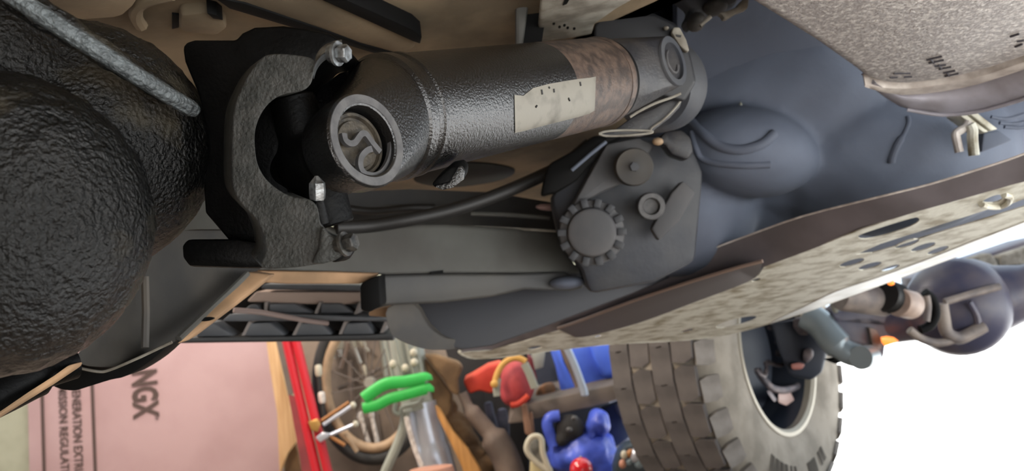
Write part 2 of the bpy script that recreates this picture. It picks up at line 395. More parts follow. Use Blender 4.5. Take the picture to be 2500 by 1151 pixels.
ridge('seal_and_shade_band', [(740, -20), (800, -20), (1010, 74), (1030, 92), (1026, 108), (1004, 100)], 0.0145, M['gasket_and_shade'], 0.001)
ridge('seal_and_shade_band', [(520, -6), (600, 10), (800, 78), (880, 108), (970, 133), (950, 142), (870, 118), (700, 64), (560, 22)], 0.0135, M['gasket_and_shade'], 0.001)  # shade along the rib's lower side, drawn as a black band
bm = B(); pts = spline([pz(ZP-0.004)(x, y) for x, y in ((345, 62), (332, 40), (336, 16), (360, 0), (420, -14))], 6); add_tube(bm, pts, 0.005, 8); obj('embossed_ring', bm, M['pan'], pan)
ridge('drain_plug', [(440, 40), (500, 34), (545, 50), (556, 72), (530, 90), (480, 86), (438, 78)], 0.010, M['pan'], 0.004)
ridge('slot_opening', [(420, 36), (438, 38), (437, 68), (420, 72)], 0.002, M['gasket_and_shade'], 0.0005)
ridge('slot_opening', [(505, 32), (530, 38), (545, 50), (520, 46)], 0.0115, M['gasket_and_shade'], 0.0005)
ridge('plug_hole', sm2([(1010, 440), (1080, 402), (1180, 400), (1250, 412), (1248, 430), (1190, 448), (1090, 458)]), 0.002, M['gasket_and_shade'], 0.0005)
# pale plate and dark gap at the top
pl1 = thing('heat_shield', 'pale grey dusty heat shield plate above the drive shaft', 'heat shield', P(1400, 50, .66))
slab('shield_plate', [(1325, -40), (1620, -40), (1560, -8), (1506, 22), (1452, 60), (1446, 84), (1380, 96), (1310, 104), (1316, 60)], PL((1325, 0, .62), (1500, 0, .64), (1380, 90, .74)), 0.006, M['lightpan'], pl1, bevel=0.002, dirv=UPV)
slab('shield_slot', [(1378, 2), (1392, -4), (1384, 10), (1374, 14)], PL((1325, 0, .618), (1500, 0, .638), (1380, 90, .738)), 0.004, M['gasket_and_shade'], pl1, dirv=UPV)
for px, py in ((1352, 58), (1366, 66), (1378, 62), (1386, 68), (1402, 70), (1412, 40)):
    bm = B(); ell_px(bm, px, py, .69, 4, 3, .004, 1); obj('rust_pit', bm, M['gasket_and_shade'], pl1)
gp1 = thing('tunnel_gap', 'shaded gap drawn as a black channel beside the pale heat shield plate', 'channel', P(1290, 40, .72))
slab('gap_shade_sheet', [(1288, -60), (1345, -60), (1322, 110), (1274, 112)], PD(.70), .02, M['gasket_and_shade'], gp1)  # black sheet standing in for the shade of the open gap
slab('gap_lip', [(1258, -60), (1300, -60), (1276, 112), (1258, 116)], PD(.685), .012, M['rail'], gp1, bevel=.003)

# ================================================================== GEAR HOUSING (big casting at the near side)
gh = thing('gear_housing', 'greasy black cast axle gear housing with bright ridge, nearest part', 'gear housing', P(150, 560, .40))
bm = B()
ell_px(bm, 190, 362, .43, 318, 312, .069)
ell_px(bm, -20, 548, .352, 372, 378, .062)
ell_px(bm, -90, 190, .385, 270, 290, .05)
ell_px(bm, -240, 320, .45, 420, 420, .09)
add_tube(bm, [P(-80, -85, .335), P(80, 20, .345), P(260, 135, .362), P(430, 244, .392)], [.0075, .007, .0062, .005], 12)
add_lathe(bm, P(150, 375, .44), D(.93, .05, -.12), [(-.02, 0), (-.02, .066), (.028, .0665), (.034, .062), (.034, 0)], 48)
blob('housing', bm, M['grease'], gh, 0.0020, 5, 0.0026, 0.009)
bm = B(); add_tube(bm, spline([P(-60, -70, .330), P(80, 22, .336), P(260, 138, .352), P(400, 226, .376), P(478, 272, .393)], 5), [.0040]*20+[.003], 10)
o = obj('ridge', bm, mat('ridge_highlight', C(92, 98, 100), 0.5, 0.2, C(60, 64, 66), 120, 6, 0.9, 380, 0.003), gh); tag(o, 'casting ridge with its highlight put into a pale colour')  # light along the ridge is put into its paler colour

# ================================================================== FLANGE YOKE
fy = thing('flange_yoke', 'black flange yoke with grey C shaped face, between housing and shaft', 'yoke', P(600, 640, .44))
outl = [(446, 124), (446, 112), (456, 102), (474, 97), (575, 97), (590, 80), (620, 66), (690, 62), (750, 70), (806, 82), (838, 104), (832, 128), (780, 140), (730, 200), (700, 300), (706, 470), (690, 560), (650, 655), (590, 655), (585, 592), (560, 590), (500, 520), (494, 430), (498, 330), (484, 232), (450, 150)]
slab('flange_body', outl, PD(.435), .045, M['black'], fy, bevel=.004, ang=50)
slab('lower_lug', [(442, 600), (455, 585), (580, 585), (640, 592), (652, 640), (640, 656), (590, 656), (460, 652), (444, 630)], PD(.415), .04, M['black'], fy, bevel=.004)
cshape = sm2([(768, 146), (720, 134), (668, 132), (642, 140), (614, 172), (592, 212), (575, 255), (568, 310), (567, 440), (580, 484), (606, 516), (630, 542), (647, 585), (650, 618), (638, 654), (700, 656), (760, 649), (806, 639), (830, 616), (838, 590), (806, 572), (784, 548), (776, 508), (756, 488), (718, 482), (690, 470), (662, 450), (640, 424), (626, 388), (622, 330), (632, 290), (650, 260), (674, 239), (704, 228), (738, 222), (758, 206), (766, 180)], 3)
o = slab('yoke_arm', cshape, PL((567, 350, .385), (770, 150, .378), (770, 640, .372)), .05, M['yokeface'], fy, bevel=.0022, dirv=D(-.45, .12, 1), ang=40, bseg=3)
tag(o, 'grey C shaped cast face of the yoke')
# saddles that hold the bearing cups
for nm, pts in (('ear_saddle', [(764, 176), (772, 152), (788, 132), (812, 120), (834, 116)]), ('ear_saddle', [(772, 498), (778, 536), (794, 562), (820, 576), (842, 580)])):
    bm = B(); rows = [[P(x, y, .374) for x, y in pts], [P(x+2, y+(18 if pts[0][1] < 300 else -2), .40) for x, y in pts]]
    add_loft(bm, [[q for q in spline(r, 4)] for r in rows], D(-.1, .6 if pts[0][1] < 300 else -.6, .5)*.006)
    obj(nm, bm, M['steel'] if pts[0][1] < 300 else M['yokeface'], fy, 50)
slab('ear_pad', [(786, 552), (806, 574), (830, 592), (846, 600), (842, 622), (818, 638), (790, 646), (760, 648), (778, 610)], PD(.366), .02, M['yokeface'], fy, bevel=.004, dirv=D(-.3, .1, 1), bseg=3)
slab('ear_pad', [(800, 612), (840, 596), (850, 612), (834, 634), (820, 642), (806, 640)], PD(.371), .02, M['black'], fy, bevel=.003)
for (px, py, d, a, b2) in ((824, 131, .372, .92, -.06), (842, 596, .368, .92, .22)):
    ax = D(a, b2, -.32)
    bm = B(); add_lathe(bm, P(px, py, d), ax, [(-.004, 0), (-.004, .0042), (-.0015, .0046), (-.0008, .0058), (.0006, .0058), (.0008, 0)], 20); w_ = obj('washer', bm, M['steel'] if py < 300 else M['darkbolt'], fy)
    bm = B(); add_hex(bm, P(px, py, d)+ax*.0006, ax, .0042, .005); obj('bolt_head', bm, M['steel'] if py < 300 else M['darkbolt'], fy)
gz = P(775, 500, .384)
bm = B(); add_tube(bm, [P(784, 545, .388), P(777, 505, .386), P(775, 486, .384)], [.0040, .0036, .0030], 12)
obj('grease_fitting', bm, M['black'], fy)
bm = B(); add_tube(bm, [P(775, 486, .383), P(775, 470, .382), P(774, 448, .381), P(773, 430, .381)], [.0038, .0041, .0039, .0008], 6)
obj('grease_fitting', bm, M['steel'], fy, 25)
# spider between the ears
UC = P(761, 397, .4335)
spx = thing('joint_spider', 'black universal joint cross inside the C shaped yoke', 'joint', UC)

# ================================================================== DRIVE SHAFT
A0 = P(925, 292, .475); B0 = P(1450, 203, .675); T = (B0-A0).normalized(); LEN = (B0-A0).length
N1 = D(.76, .18, -.625); N1 = (N1 - T*N1.dot(T)).normalized(); N2 = T.cross(N1)
BC = P(898, 342, .400); RT = .0372
ds = thing('drive_shaft', 'thick black drive shaft with joint cup, torn sticker and rusty end', 'drive shaft', A0)
shaftmat = M['shaft']
bm = B()
add_lathe(bm, A0, T, [(.0, 0), (.0, RT*.96), (.004, RT*1.03), (.010, RT*1.035), (.0125, RT*.985), (.015, RT), (LEN*.35, RT), (LEN*.66, RT)], 96)
obj('tube', bm, shaftmat, ds, 30)
bm = B(); add_lathe(bm, A0, T, [(LEN*.655, RT*.9), (LEN*.66, RT*1.0005), (LEN*.8, RT*1.001), (LEN*.985, RT), (LEN*.995, RT*.985), (LEN*1.0, RT*.97), (LEN*1.0, 0)], 96)
o = obj('rusty_tube_end', bm, M['rust'], ds, 30); tag(o, 'brown rusty far end of the tube')
bm = B(); add_lathe(bm, A0, T, [(.0155, RT*1.0), (.0165, RT*1.028), (.0195, RT*1.03), (.0205, RT*1.0)], 96); obj('weld_bead', bm, shaftmat, ds)
# yoke forging: neck, two ears
def ring(o, ax, r, n=32, u=None):
    u = u or ax.orthogonal().normalized(); v = ax.cross(u)
    return [o+(u*math.cos(2*math.pi*k/n)+v*math.sin(2*math.pi*k/n))*r for k in range(n)]
RB = .0243
for sgn in (1, -1):
    c = BC if sgn > 0 else UC*2-BC
    ax = N1*sgn
    bm = B()
    # ear: hull from the half circle of the tube to the back of the boss
    half = [p for p in ring(A0+T*.004, T, RT*.985, 48) if (p-A0).dot(ax) > (-.012 if sgn > 0 else .008)]
    half2 = [p for p in ring(A0-T*.008, T, RT*.93, 48) if (p-A0).dot(ax) > .008]
    add_hull(bm, half+half2+ring(c-ax*.0012, ax, RB*.985)+ring(c-ax*.022, ax, RB*.8))
    if sgn > 0:
        me1 = bpy.data.meshes.new('e'); bmesh.ops.recalc_face_normals(bm, faces=bm.faces); bm.to_mesh(me1); bm.free(); o1 = bpy.data.objects.new('e', me1); COL.objects.link(o1)
        b2 = B(); add_lathe(b2, c, ax, [(-.0155, 0), (-.0155, RB*.78), (.01, RB*.78), (.01, 0)], 64); bmesh.ops.recalc_face_normals(b2, faces=b2.faces)
        me2 = bpy.data.meshes.new('k'); b2.to_mesh(me2); b2.free(); o2 = bpy.data.objects.new('k', me2); COL.objects.link(o2)
        bo = o1.modifiers.new('b', 'BOOLEAN'); bo.operation = 'DIFFERENCE'; bo.object = o2; bo.solver = 'EXACT'
        m3 = bpy.data.meshes.new_from_object(o1.evaluated_get(bpy.context.evaluated_depsgraph_get()))
        bpy.data.objects.remove(o1); bpy.data.objects.remove(o2); bm = B(); bm.from_mesh(m3); bpy.data.meshes.remove(m3)
    obj('yoke_ear', bm, shaftmat, ds, 30)
    bm = B()
    if sgn > 0:
        add_lathe(bm, c, ax, [(-.024, RB*.9), (-.012, RB), (-.0012, RB), (0, RB*.965), (0, .0189), (-.0006, .0180), (-.0135, .0178), (-.0135, 0)], 64)
    else:
        add_lathe(bm, c, ax, [(-.024, RB*.9), (-.012, RB), (-.001, RB), (0, RB*.965), (0, 0)], 48)
    obj('cup_boss', bm, shaftmat, ds)
bm = B(); add_lathe(bm, BC, N1, [(.0001, RB*.962), (.0005, RB*.955), (.0005, .0191), (.0001, .0188)], 64); o = obj('boss_face', bm, M['bossface'], ds); tag(o, 'flat worn grey rim around the cup hole')
bm = B(); bq = BC-N1*.0075; add_lathe(bm, bq, N1, [(-.008, .0172), (-.002, .0172), (0, .0160), (0, .0146), (-.0022, .0140), (-.0022, .0126), (-.0008, .0120), (-.0008, 0)], 64)
o = obj('bearing_cup', bm, M['cap'], ds); tag(o, 'grimy tan bearing cap sunk in its hole')
def inplane(x, y, off):
    v = CF + CR*((x-1250)/FPX) + CU*((575.5-y)/FPX); q = BC+N1*off
    return CAM + v*((q-CAM).dot(N1)/v.dot(N1))
def zc(x, y): return (780+x/3.7125, 200+y/3.7125)
ringpts = [(540, 640), (470, 555), (415, 480), (375, 475), (345, 510), (310, 555), (265, 562), (225, 530), (212, 470)]
rp2 = [(465, 612), (425, 625), (382, 665), (362, 710), (362, 770), (390, 825), (440, 850), (500, 852), (560, 820), (610, 750), (640, 660), (650, 560), (635, 450), (600, 350), (545, 275), (480, 235), (420, 225)]
u_s = N1.copy()
for q in (ringpts, rp2):
    bm = B(); add_tube(bm, spline([inplane(*zc(*p), -.0040) for p in q], 4), .0022, 4, u_s, .8); obj('snap_ring', bm, M['ring'], ds, 30)
# spider arms
bm = B()
for ax, L_ in ((N1, .040), (N2, .036)):
    add_lathe(bm, UC, ax, [(-L_, 0), (-L_, .0125), (-.018, .0135), (.018, .0135), (L_, .0125), (L_, 0)], 24)
add_ell(bm, UC, (N1, N2, T), (.021, .021, .017), 3)
blob('cross', bm, M['black'], spx, .002, 2)
bm = B(); add_lathe(bm, UC+N2*.018, N2, [(0, 0), (0, .0125), (.017, .0125), (.018, .0115), (.018, 0)], 32); obj('bearing_cup', bm, M['black'], spx)
bm = B(); add_lathe(bm, UC-N2*.018, -N2, [(0, 0), (0, .0125), (.017, .0125), (.018, .0115), (.018, 0)], 32); obj('bearing_cup', bm, M['black'], spx)
# balance weight
def tubept(x, y, grow=1.0):
    """point of the tube's near surface under a pixel"""
    v = (CF + CR*((x-1250)/FPX) + CU*((575.5-y)/FPX)).normalized(); w0 = CAM-A0
    vp = v-T*v.dot(T); wp = w0-T*w0.dot(T); a = vp.dot(vp); b = 2*vp.dot(wp); c = wp.dot(wp)-(RT*grow)**2
    q = b*b-4*a*c; q = max(q, 0)
    return CAM+v*((-b-math.sqrt(q))/(2*a))
bm = B()
bw = [(1052, 452), (1068, 434), (1098, 410), (1122, 405), (1134, 418), (1131, 440), (1106, 458), (1076, 465)]
add_prism(bm, [P(x, y, .492) for x, y in bw], D(.25, .5, .8)*.010); o = obj('balance_weight', bm, M['black'], ds, bevel=.0012)
bm = B(); add_prism(bm, [P(x, y, .490) for x, y in [(1096, 446), (1118, 408), (1126, 406), (1134, 418), (1131, 440), (1106, 459), (1080, 465), (1056, 455)]], D(.2, .3, .9)*.003); obj('balance_weight', bm, M['shaft'], ds, bevel=.0006)
# sticker wrapped on the tube
top = [(1256, 232), (1278, 234), (1302, 215), (1340, 205), (1380, 198), (1412, 193), (1440, 190), (1455, 187)]
bot = [(1258, 325), (1280, 320), (1305, 313), (1340, 304), (1380, 294), (1412, 286), (1438, 278), (1452, 270)]
rows = []
for k in range(9):
    s = k/8
    rows.append([tubept(a[0]+(b[0]-a[0])*s, a[1]+(b[1]-a[1])*s, 1.012) for a, b in zip(top, bot)])
bm = B(); add_loft(bm, rows, CF*.0004); o = obj('sticker', bm, M['label'], ds, 60); tag(o, 'torn cream paper sticker with dark scratches')
for a, b in (((1322, 219), (1324, 231)), ((1352, 217), (1353, 226)), ((1308, 262), (1311, 258)), ((1340, 213), (1342, 215)), ((1388, 240), (1391, 246)), ((1416, 200), (1418, 210))):
    bm = B(); add_tube(bm, [tubept(*a, 1.02), tubept(*b, 1.02)], .0007, 6); obj('scratch', bm, M['hose'], ds)
# far end: collar, seal, yoke with cup
bm = B(); add_lathe(bm, B0, T, [(-.002, RT*.9), (-.001, RT*1.0), (.004, RT*1.02), (.007, RT*1.0), (.008, RT*.9)], 72); obj('collar', bm, M['rust'], ds)
bm = B(); add_lathe(bm, B0, T, [(.006, RT*.8), (.007, RT*.97), (.013, RT*.97), (.014, RT*.8)], 72); obj('seal', bm, M['gasket_and_shade'], ds)
U2 = B0+T*.060
fardark = mat('dark_grey_dull_yoke', C(36, 36, 40), 0.5, 0, C(52, 50, 50), 60, 6, 0.4, 400, 0.001)
for sgn in (1, -1):
    ax = N1*sgn; c = U2+ax*.047
    bm = B(); half = [p for p in ring(B0+T*.013, T, RT*.95, 48) if (p-B0).dot(ax) > -.02]
    add_hull(bm, half+ring(c-ax*.002, ax, .0225)+ring(c-ax*.02, ax, .02)); obj('far_yoke_ear', bm, fardark, ds, 40)
    bm = B(); add_lathe(bm, c, ax, [(-.02, .021), (-.001, .0225), (.0006, .0218), (.0006, .0165), (-.006, .0160), (-.006, .0135), (-.0035, .0125), (-.0035, 0)], 48); obj('far_cup', bm, M['gearboxdark'] if sgn > 0 else fardark, ds)
bm = B(); add_tube(bm, spline([inplane(1650-250*0, 0, 0)*0 + U2+N1*.0455+N2*(.010*math.sin(a))+T*(.010*math.cos(a)) for a in (0.4, 1.2, 2.0, 2.9, 3.7, 4.4)], 4), .0014, 6); obj('far_snap_ring', bm, M['ring'], ds)

# dark companion flange behind the far joint
cf_ = thing('companion_flange', 'dark companion flange and dust shield behind the far joint', 'flange', P(1560, 60, .78))
bm = B()
add_hull(bm, [P(x, y, .735) for x, y in ((1449, 62), (1470, 36), (1540, 26), (1600, 34), (1650, 58), (1680, 110), (1700, 200), (1670, 250), (1480, 200), (1449, 140))]+[P(x, y, .80) for x, y in ((1470, 50), (1560, 30), (1660, 70), (1700, 200), (1660, 250), (1480, 200))])
obj('flange_body', bm, mat('very_dark_flange', C(26, 27, 31), 0.55), cf_, 60, .006, 3)
bm = B(); add_lathe(bm, P(1590, 215, .79), D(.5, .24, .82), [(0, 0), (0, .040), (.012, .046), (.03, .047), (.032, 0)], 48); obj('hub', bm, M['gearboxdark'], cf_)
slab('dust_shield', [(1545, 285), (1600, 262), (1655, 232), (1672, 228), (1660, 262), (1636, 288), (1604, 312), (1588, 328), (1560, 334), (1480, 334), (1460, 326), (1500, 318)], PD(.745), .006, fardark, cf_, bevel=.0015)
bm = B(); add_tube(bm, spline([P(x, y, .742) for x, y in ((1462, 327), (1480, 321), (1530, 318), (1586, 320), (1588, 325), (1530, 331), (1480, 332), (1462, 327))], 4), .0011, 6); o = obj('shield_edge', bm, M['lightpan'], cf_)
bm = B(); add_tube(bm, spline([P(x, y, .742) for x, y in ((1588, 322), (1592, 312), (1620, 292), (1650, 262), (1668, 236))], 4), .0010, 6); obj('shield_edge', bm, M['lightpan'], cf_)
bm = B(); add_tube(bm, spline([P(x, y, .70) for x, y in ((1538, 286), (1560, 272), (1600, 252), (1640, 238), (1662, 228))], 4), .0012, 6); obj('shield_edge', bm, M['lightpan'], cf_)

# bits above the far joint
tb = thing('link_bracket', 'pale bent link bracket above the far joint cup', 'bracket', P(1660, 95, .76))
slab('bracket_plate', [(1644, 66), (1660, 66), (1676, 96), (1684, 124), (1676, 126), (1660, 112), (1650, 96), (1640, 80)], PD(.725), .008, M['lightpan'], tb, bevel=.002)
slab('bracket_slot', [(1650, 84), (1664, 86), (1662, 91), (1652, 89)], PD(.724), .004, M['hose'], tb)
bm = B(); ell_px(bm, 1626, 69, .73, 7, 5, .004, 2); obj('rivet', bm, M['lightpan'], tb)
bm = B(); ell_px(bm, 1592, 22, .74, 10, 8, .005, 2); obj('rivet', bm, M['bossface'], tb)
cp = thing('cotter_pin', 'small bright split pin hanging near the muffler edge', 'pin', P(1722, 52, .8))
bm = B(); add_tube(bm, [P(1735, 40, .8), P(1728, 46, .8), P(1712, 60, .8), P(1709, 63, .8)], [.002, .0022, .0016, .0024], 8); obj('pin_shaft', bm, M['lightpan'], cp)
sb2 = thing('shift_link', 'dusty pale shift linkage tucked under the muffler corner', 'linkage', P(1790, 25, .8))
slab('link_arm', [(1756, 31), (1775, 26), (1796, 18), (1812, 0), (1830, -10), (1826, 20), (1800, 30), (1778, 44), (1768, 46), (1766, 38)], PD(.80), .012, M['lightpan'], sb2, bevel=.003)
slab('link_housing', [(1640, -20), (1810, -20), (1800, 8), (1760, 24), (1720, 40), (1690, 70), (1670, 52), (1690, 20)], PD(.84), .03, M['gearboxdark'], sb2, bevel=.006)
bm = B(); ell_px(bm, 1700, 54, .835, 22, 22, .02, 2); obj('link_boot', bm, M['bracket'], sb2, 80)
bm = B(); ell_px(bm, 1745, 18, .835, 30, 18, .02, 2); obj('link_boot', bm, M['bracket'], sb2, 80)

# ================================================================== MUFFLER
mf = thing('muffler', 'big speckled grey metal muffler with rolled seam, overhead', 'muffler', P(2200, 60, .75))
mpl = PL((1820, 0, .66), (2140, 210, .86), (2500, 145, .78))
mo = [(1740, -60), (1822, 2), (1900, 50), (2000, 112), (2080, 168), (2118, 196), (2150, 206), (2200, 210), (2280, 202), (2350, 190), (2430, 168), (2500, 145), (2640, 96), (2900, -20), (2900, -300), (1740, -300)]
slab('shell', mo, mpl, .11, M['muffler'], mf, bevel=.012, dirv=(UPV*.9+CF*.4).normalized(), bseg=4, ang=60)
xs = [2112, 2160, 2220, 2300, 2380, 2440, 2500, 2600, 2700]
r0 = [204, 212, 214, 204, 188, 170, 149, 112, 70]; r1 = [206, 226, 232, 224, 208, 190, 170, 134, 92]
rows = [[mpl(x, y)-UPV*.001 for x, y in zip(xs, r0)], [mpl(x, (a+b)/2)-UPV*.003+CF*.002 for x, a, b in zip(xs, r0, r1)], [mpl(x, b)+CF*.001 for x, b in zip(xs, r1)]]
bm = B(); add_loft(bm, [spline(r, 4) for r in rows], UPV*.012); obj('rolled_seam', bm, M['seam'], mf, 60)
xs2 = [2130, 2170, 2215, 2300, 2380, 2440, 2500, 2600, 2700]
lowr = [215, 244, 266, 279, 272, 258, 240, 205, 165]
rows = []
for k in range(7):
    s = k/6
    rows.append(spline([mpl(x, a+(b-a)*s*0.001)*(1-s)+P(x, b, (mpl(x, a)-CAM).dot(CF)+.02)*s - CF*.012*math.sin(s*math.pi) for x, a, b in zip(xs2, r1, lowr)], 4))
bm = B(); add_loft(bm, rows, CF*.02+UPV*.02); obj('end_band', bm, M['muffside'], mf, 60)
bm = B(); add_tube(bm, spline([P(x, b+2, (mpl(x, a)-CAM).dot(CF)+.018) for x, a, b in zip(xs2[2:], r1[2:], lowr[2:])], 4), .0022, 8); obj('end_bead', bm, M['muffside'], mf)
mpl2 = lambda x, y: mpl(x, y)-UPV*.0006
for a, b in (((2262, 145), (2299, 136)), ((2267, 153), (2304, 145)), ((2281, 160), (2309, 157)), ((2292, 168), (2322, 162)), ((2303, 177), (2332, 171)), ((2306, 185), (2340, 178)), ((2182, 178), (2222, 178)), ((2172, 188), (2190, 188)), ((2206, 187), (2226, 186)), ((2466, 88), (2488, 81)), ((2482, 100), (2500, 97)), ((2478, 113), (2496, 106)), ((2270, 142), (2280, 153)), ((2290, 158), (2298, 166)), ((2310, 176), (2318, 184))):
    bm = B(); add_tube(bm, [mpl2(*a), mpl2(*b)], .0011, 6); obj('stamped_stroke', bm, M['stamp'], mf)

# ================================================================== GEARBOX AND TRANSFER CASE
gb = thing('gearbox', 'large dusty gearbox and engine casting, tinted blue grey for haze, above the skid plate', 'gearbox', P(1980, 400, 1.15))
bm = B()
ell_px(bm, 1960, 250, 1.20, 420, 300, .16)
ell_px(bm, 1820, 372, 1.08, 170, 110, .09, 3, -12)
ell_px(bm, 2150, 380, 1.16, 330, 200, .14)
ell_px(bm, 1800, 470, 1.24, 260, 130, .10)
ell_px(bm, 1650, 500, 1.18, 200, 180, .10)
ell_px(bm, 2350, 330, 1.22, 330, 180, .12)
cast = blob('casting', bm, M['gearbox'], gb, .006, 8)
from mathutils.bvhtree import BVHTree
_bv = BVHTree.FromPolygons([v.co+WLOC[cast.name] for v in cast.data.vertices], [tuple(p.vertices) for p in cast.data.polygons])
def oncast(x, y):
    v = (CF + CR*((x-1250)/FPX) + CU*((575.5-y)/FPX)).normalized(); h = _bv.ray_cast(CAM, v)
    return h[0] if h[0] is not None else P(x, y, 1.0)
for pts, r in ((((1690, 300), (1720, 330), (1760, 358), (1810, 366), (1860, 352), (1890, 326)), .0065), (((1690, 322), (1700, 362), (1716, 388), (1760, 400), (1820, 404), (1880, 402)), .0045)):
    bm = B(); add_tube(bm, spline([oncast(x, y) for x, y in pts], 5), r, 12); obj('casting_rim', bm, M['gearbox'], gb)
bm = B(); add_ell(bm, oncast(1808, 257), CAX, (.0022, .0045, .003), 2); obj('bleed_screw', bm, M['palegrey'], gb)
bm = B(); add_tube(bm, spline([oncast(x, y) for x, y in ((2216, 285), (2218, 300), (2208, 325), (2190, 355), (2178, 385), (2176, 398))], 4), [.003]*10+[.005]*11, 10); obj('breather_hose', bm, M['gearbox'], gb)
tc_ = thing('transfer_case', 'dark transfer case plate with round bosses and slotted pulley', 'transfer case', P(1500, 470, 1.0))
tcm = mat('hazy_grey_case', C(92, 90, 90), 0.75, 0, C(78, 78, 80), 16, 5)
slab('case_plate', [(1345, 480), (1390, 420), (1450, 360), (1500, 335), (1580, 330), (1680, 330), (1720, 420), (1700, 640), (1600, 690), (1440, 720), (1420, 660), (1370, 600)], PD(1.02), .06, M['gearboxdark'], tc_, bevel=.01)
slab('case_web', [(1395, 505), (1480, 350), (1560, 335), (1600, 352), (1540, 440), (1470, 470), (1420, 500)], PD(.985), .04, tcm, tc_, bevel=.006)
def boss(px, py, d, r, m, nm, hole=0, teeth=0):
    ax = D(-.05, -.05, -1); k = d/FPX
    bm = B()
    prof = [(-.02, r*k), (0, r*k), (.004, r*k*.93)]
    if hole: prof += [(.004, r*k*.62), (-.006, hole*k), (-.006, 0)]
    else: prof += [(.004, r*k*.5), (.006, r*k*.2), (.006, 0)]
    add_lathe(bm, P(px, py, d), ax, [(-.02, 0)]+prof, 40); return obj(nm, bm, m, tc_)
boss(1548, 408, .955, 47, M['bracket'], 'round_boss')
bm = B(); add_lathe(bm, P(1548, 408, .953), D(-.05, -.05, -1), [(.002, 0), (.002, .006), (.008, .0055), (.008, 0)], 6); obj('centre_bolt', bm, M['gearboxdark'], tc_)
o = boss(1590, 504, .97, 34, M['bossface'], 'round_boss', 18)
# slotted pulley with fins
bm = B(); k = .98/FPX; ax = D(-.1, 0, -1)
add_lathe(bm, P(1445, 568, .98), ax, [(-.03, 0), (-.03, 82*k), (0, 78*k), (.004, 62*k), (.014, 56*k), (.016, 48*k), (.016, 0)], 48); pul = obj('pulley', bm, tcm, tc_)
u = ax.orthogonal().normalized(); v = ax.cross(u)
for i in range(14):
    a = 2*math.pi*i/14; dr = u*math.cos(a)+v*math.sin(a); tn = ax.cross(dr)
    bm = B(); add_box(bm, P(1445, 568, .98)+dr*72*k+ax*.003, (22*k, 17*k, .012), (dr, tn, ax)); obj('pulley_slot', bm, M['gearboxdark'], pul, bevel=.001)
slab('dark_cover', [(1600, 350), (1625, 320), (1665, 316), (1688, 336), (1695, 370), (1680, 392), (1640, 378), (1622, 352)], PD(.96), .03, fardark, tc_, bevel=.006)
bm = B(); ell_px(bm, 1606, 346, .95, 14, 10, .006, 2); obj('drain_bolt', bm, M['tan'], tc_, 80)
slab('bracket_web', [(1640, 470), (1668, 440), (1700, 470), (1660, 540), (1610, 590), (1590, 560)], PD(.985), .02, tcm, tc_, bevel=.004)

# engine bits under the muffler, their lit brightness put into white colours
eb = thing('engine_mount', 'engine mount bracket with light put into its white colour, under the muffler rim', 'bracket', P(2400, 320, 1.0))
slab('mount_flange', [(2338, 278), (2356, 276), (2416, 322), (2402, 324)], PD(.97), .03, M['skid'], eb, bevel=.002)
slab('mount_flange', [(2364, 275), (2382, 271), (2438, 315), (2420, 320)], PD(.968), .03, M['skid'], eb, bevel=.002)
slab('mount_web', [(2402, 324), (2440, 318), (2476, 342), (2396, 372)], PD(.985), .02, M['gearbox'], eb, bevel=.003)
bm = B(); add_tube(bm, spline([P(x, y, .96) for x, y in ((2366, 298), (2356, 312), (2336, 324), (2334, 334), (2342, 372))], 4), .005, 10); obj('mount_leg', bm, M['seam'], eb)
bm = B(); add_tube(bm, spline([P(x, y, .955) for x, y in ((2368, 304), (2374, 318), (2374, 340), (2378, 380))], 4), .006, 10); obj('mount_leg', bm, M['skid'], eb)
for i, (a, b, c) in enumerate((((2420, 286), (2460, 290), (2510, 276)), ((2440, 300), (2480, 302), (2520, 292)), ((2452, 310), (2490, 312), (2530, 304)))):
    bm = B(); add_tube(bm, spline([P(x, y, 1.02) for x, y in (a, b, c)], 5), .0025, 8)
    o = obj('wiring_strand', bm, M['gearbox']); tag(o, ('upper' if i == 0 else 'middle' if i == 1 else 'lower')+' grey wire of three curving beside the engine mount', 'wire', 'wires beside the engine mount')
bm = B(); add_hull(bm, [P(x, y, d) for x, y, d in ((1640, -60, .98), (2700, -60, .98), (1650, 430, 1.2), (2700, 470, 1.32), (2500, 540, 1.4), (2300, 622, 1.5), (1800, 760, 1.6), (1640, -60, 1.6), (2700, -60, 1.7), (1650, 430, 1.75), (2700, 440, 1.75), (1800, 640, 1.75))]); obj('engine_block', bm, M['gearbox'], gb, 40, .02)

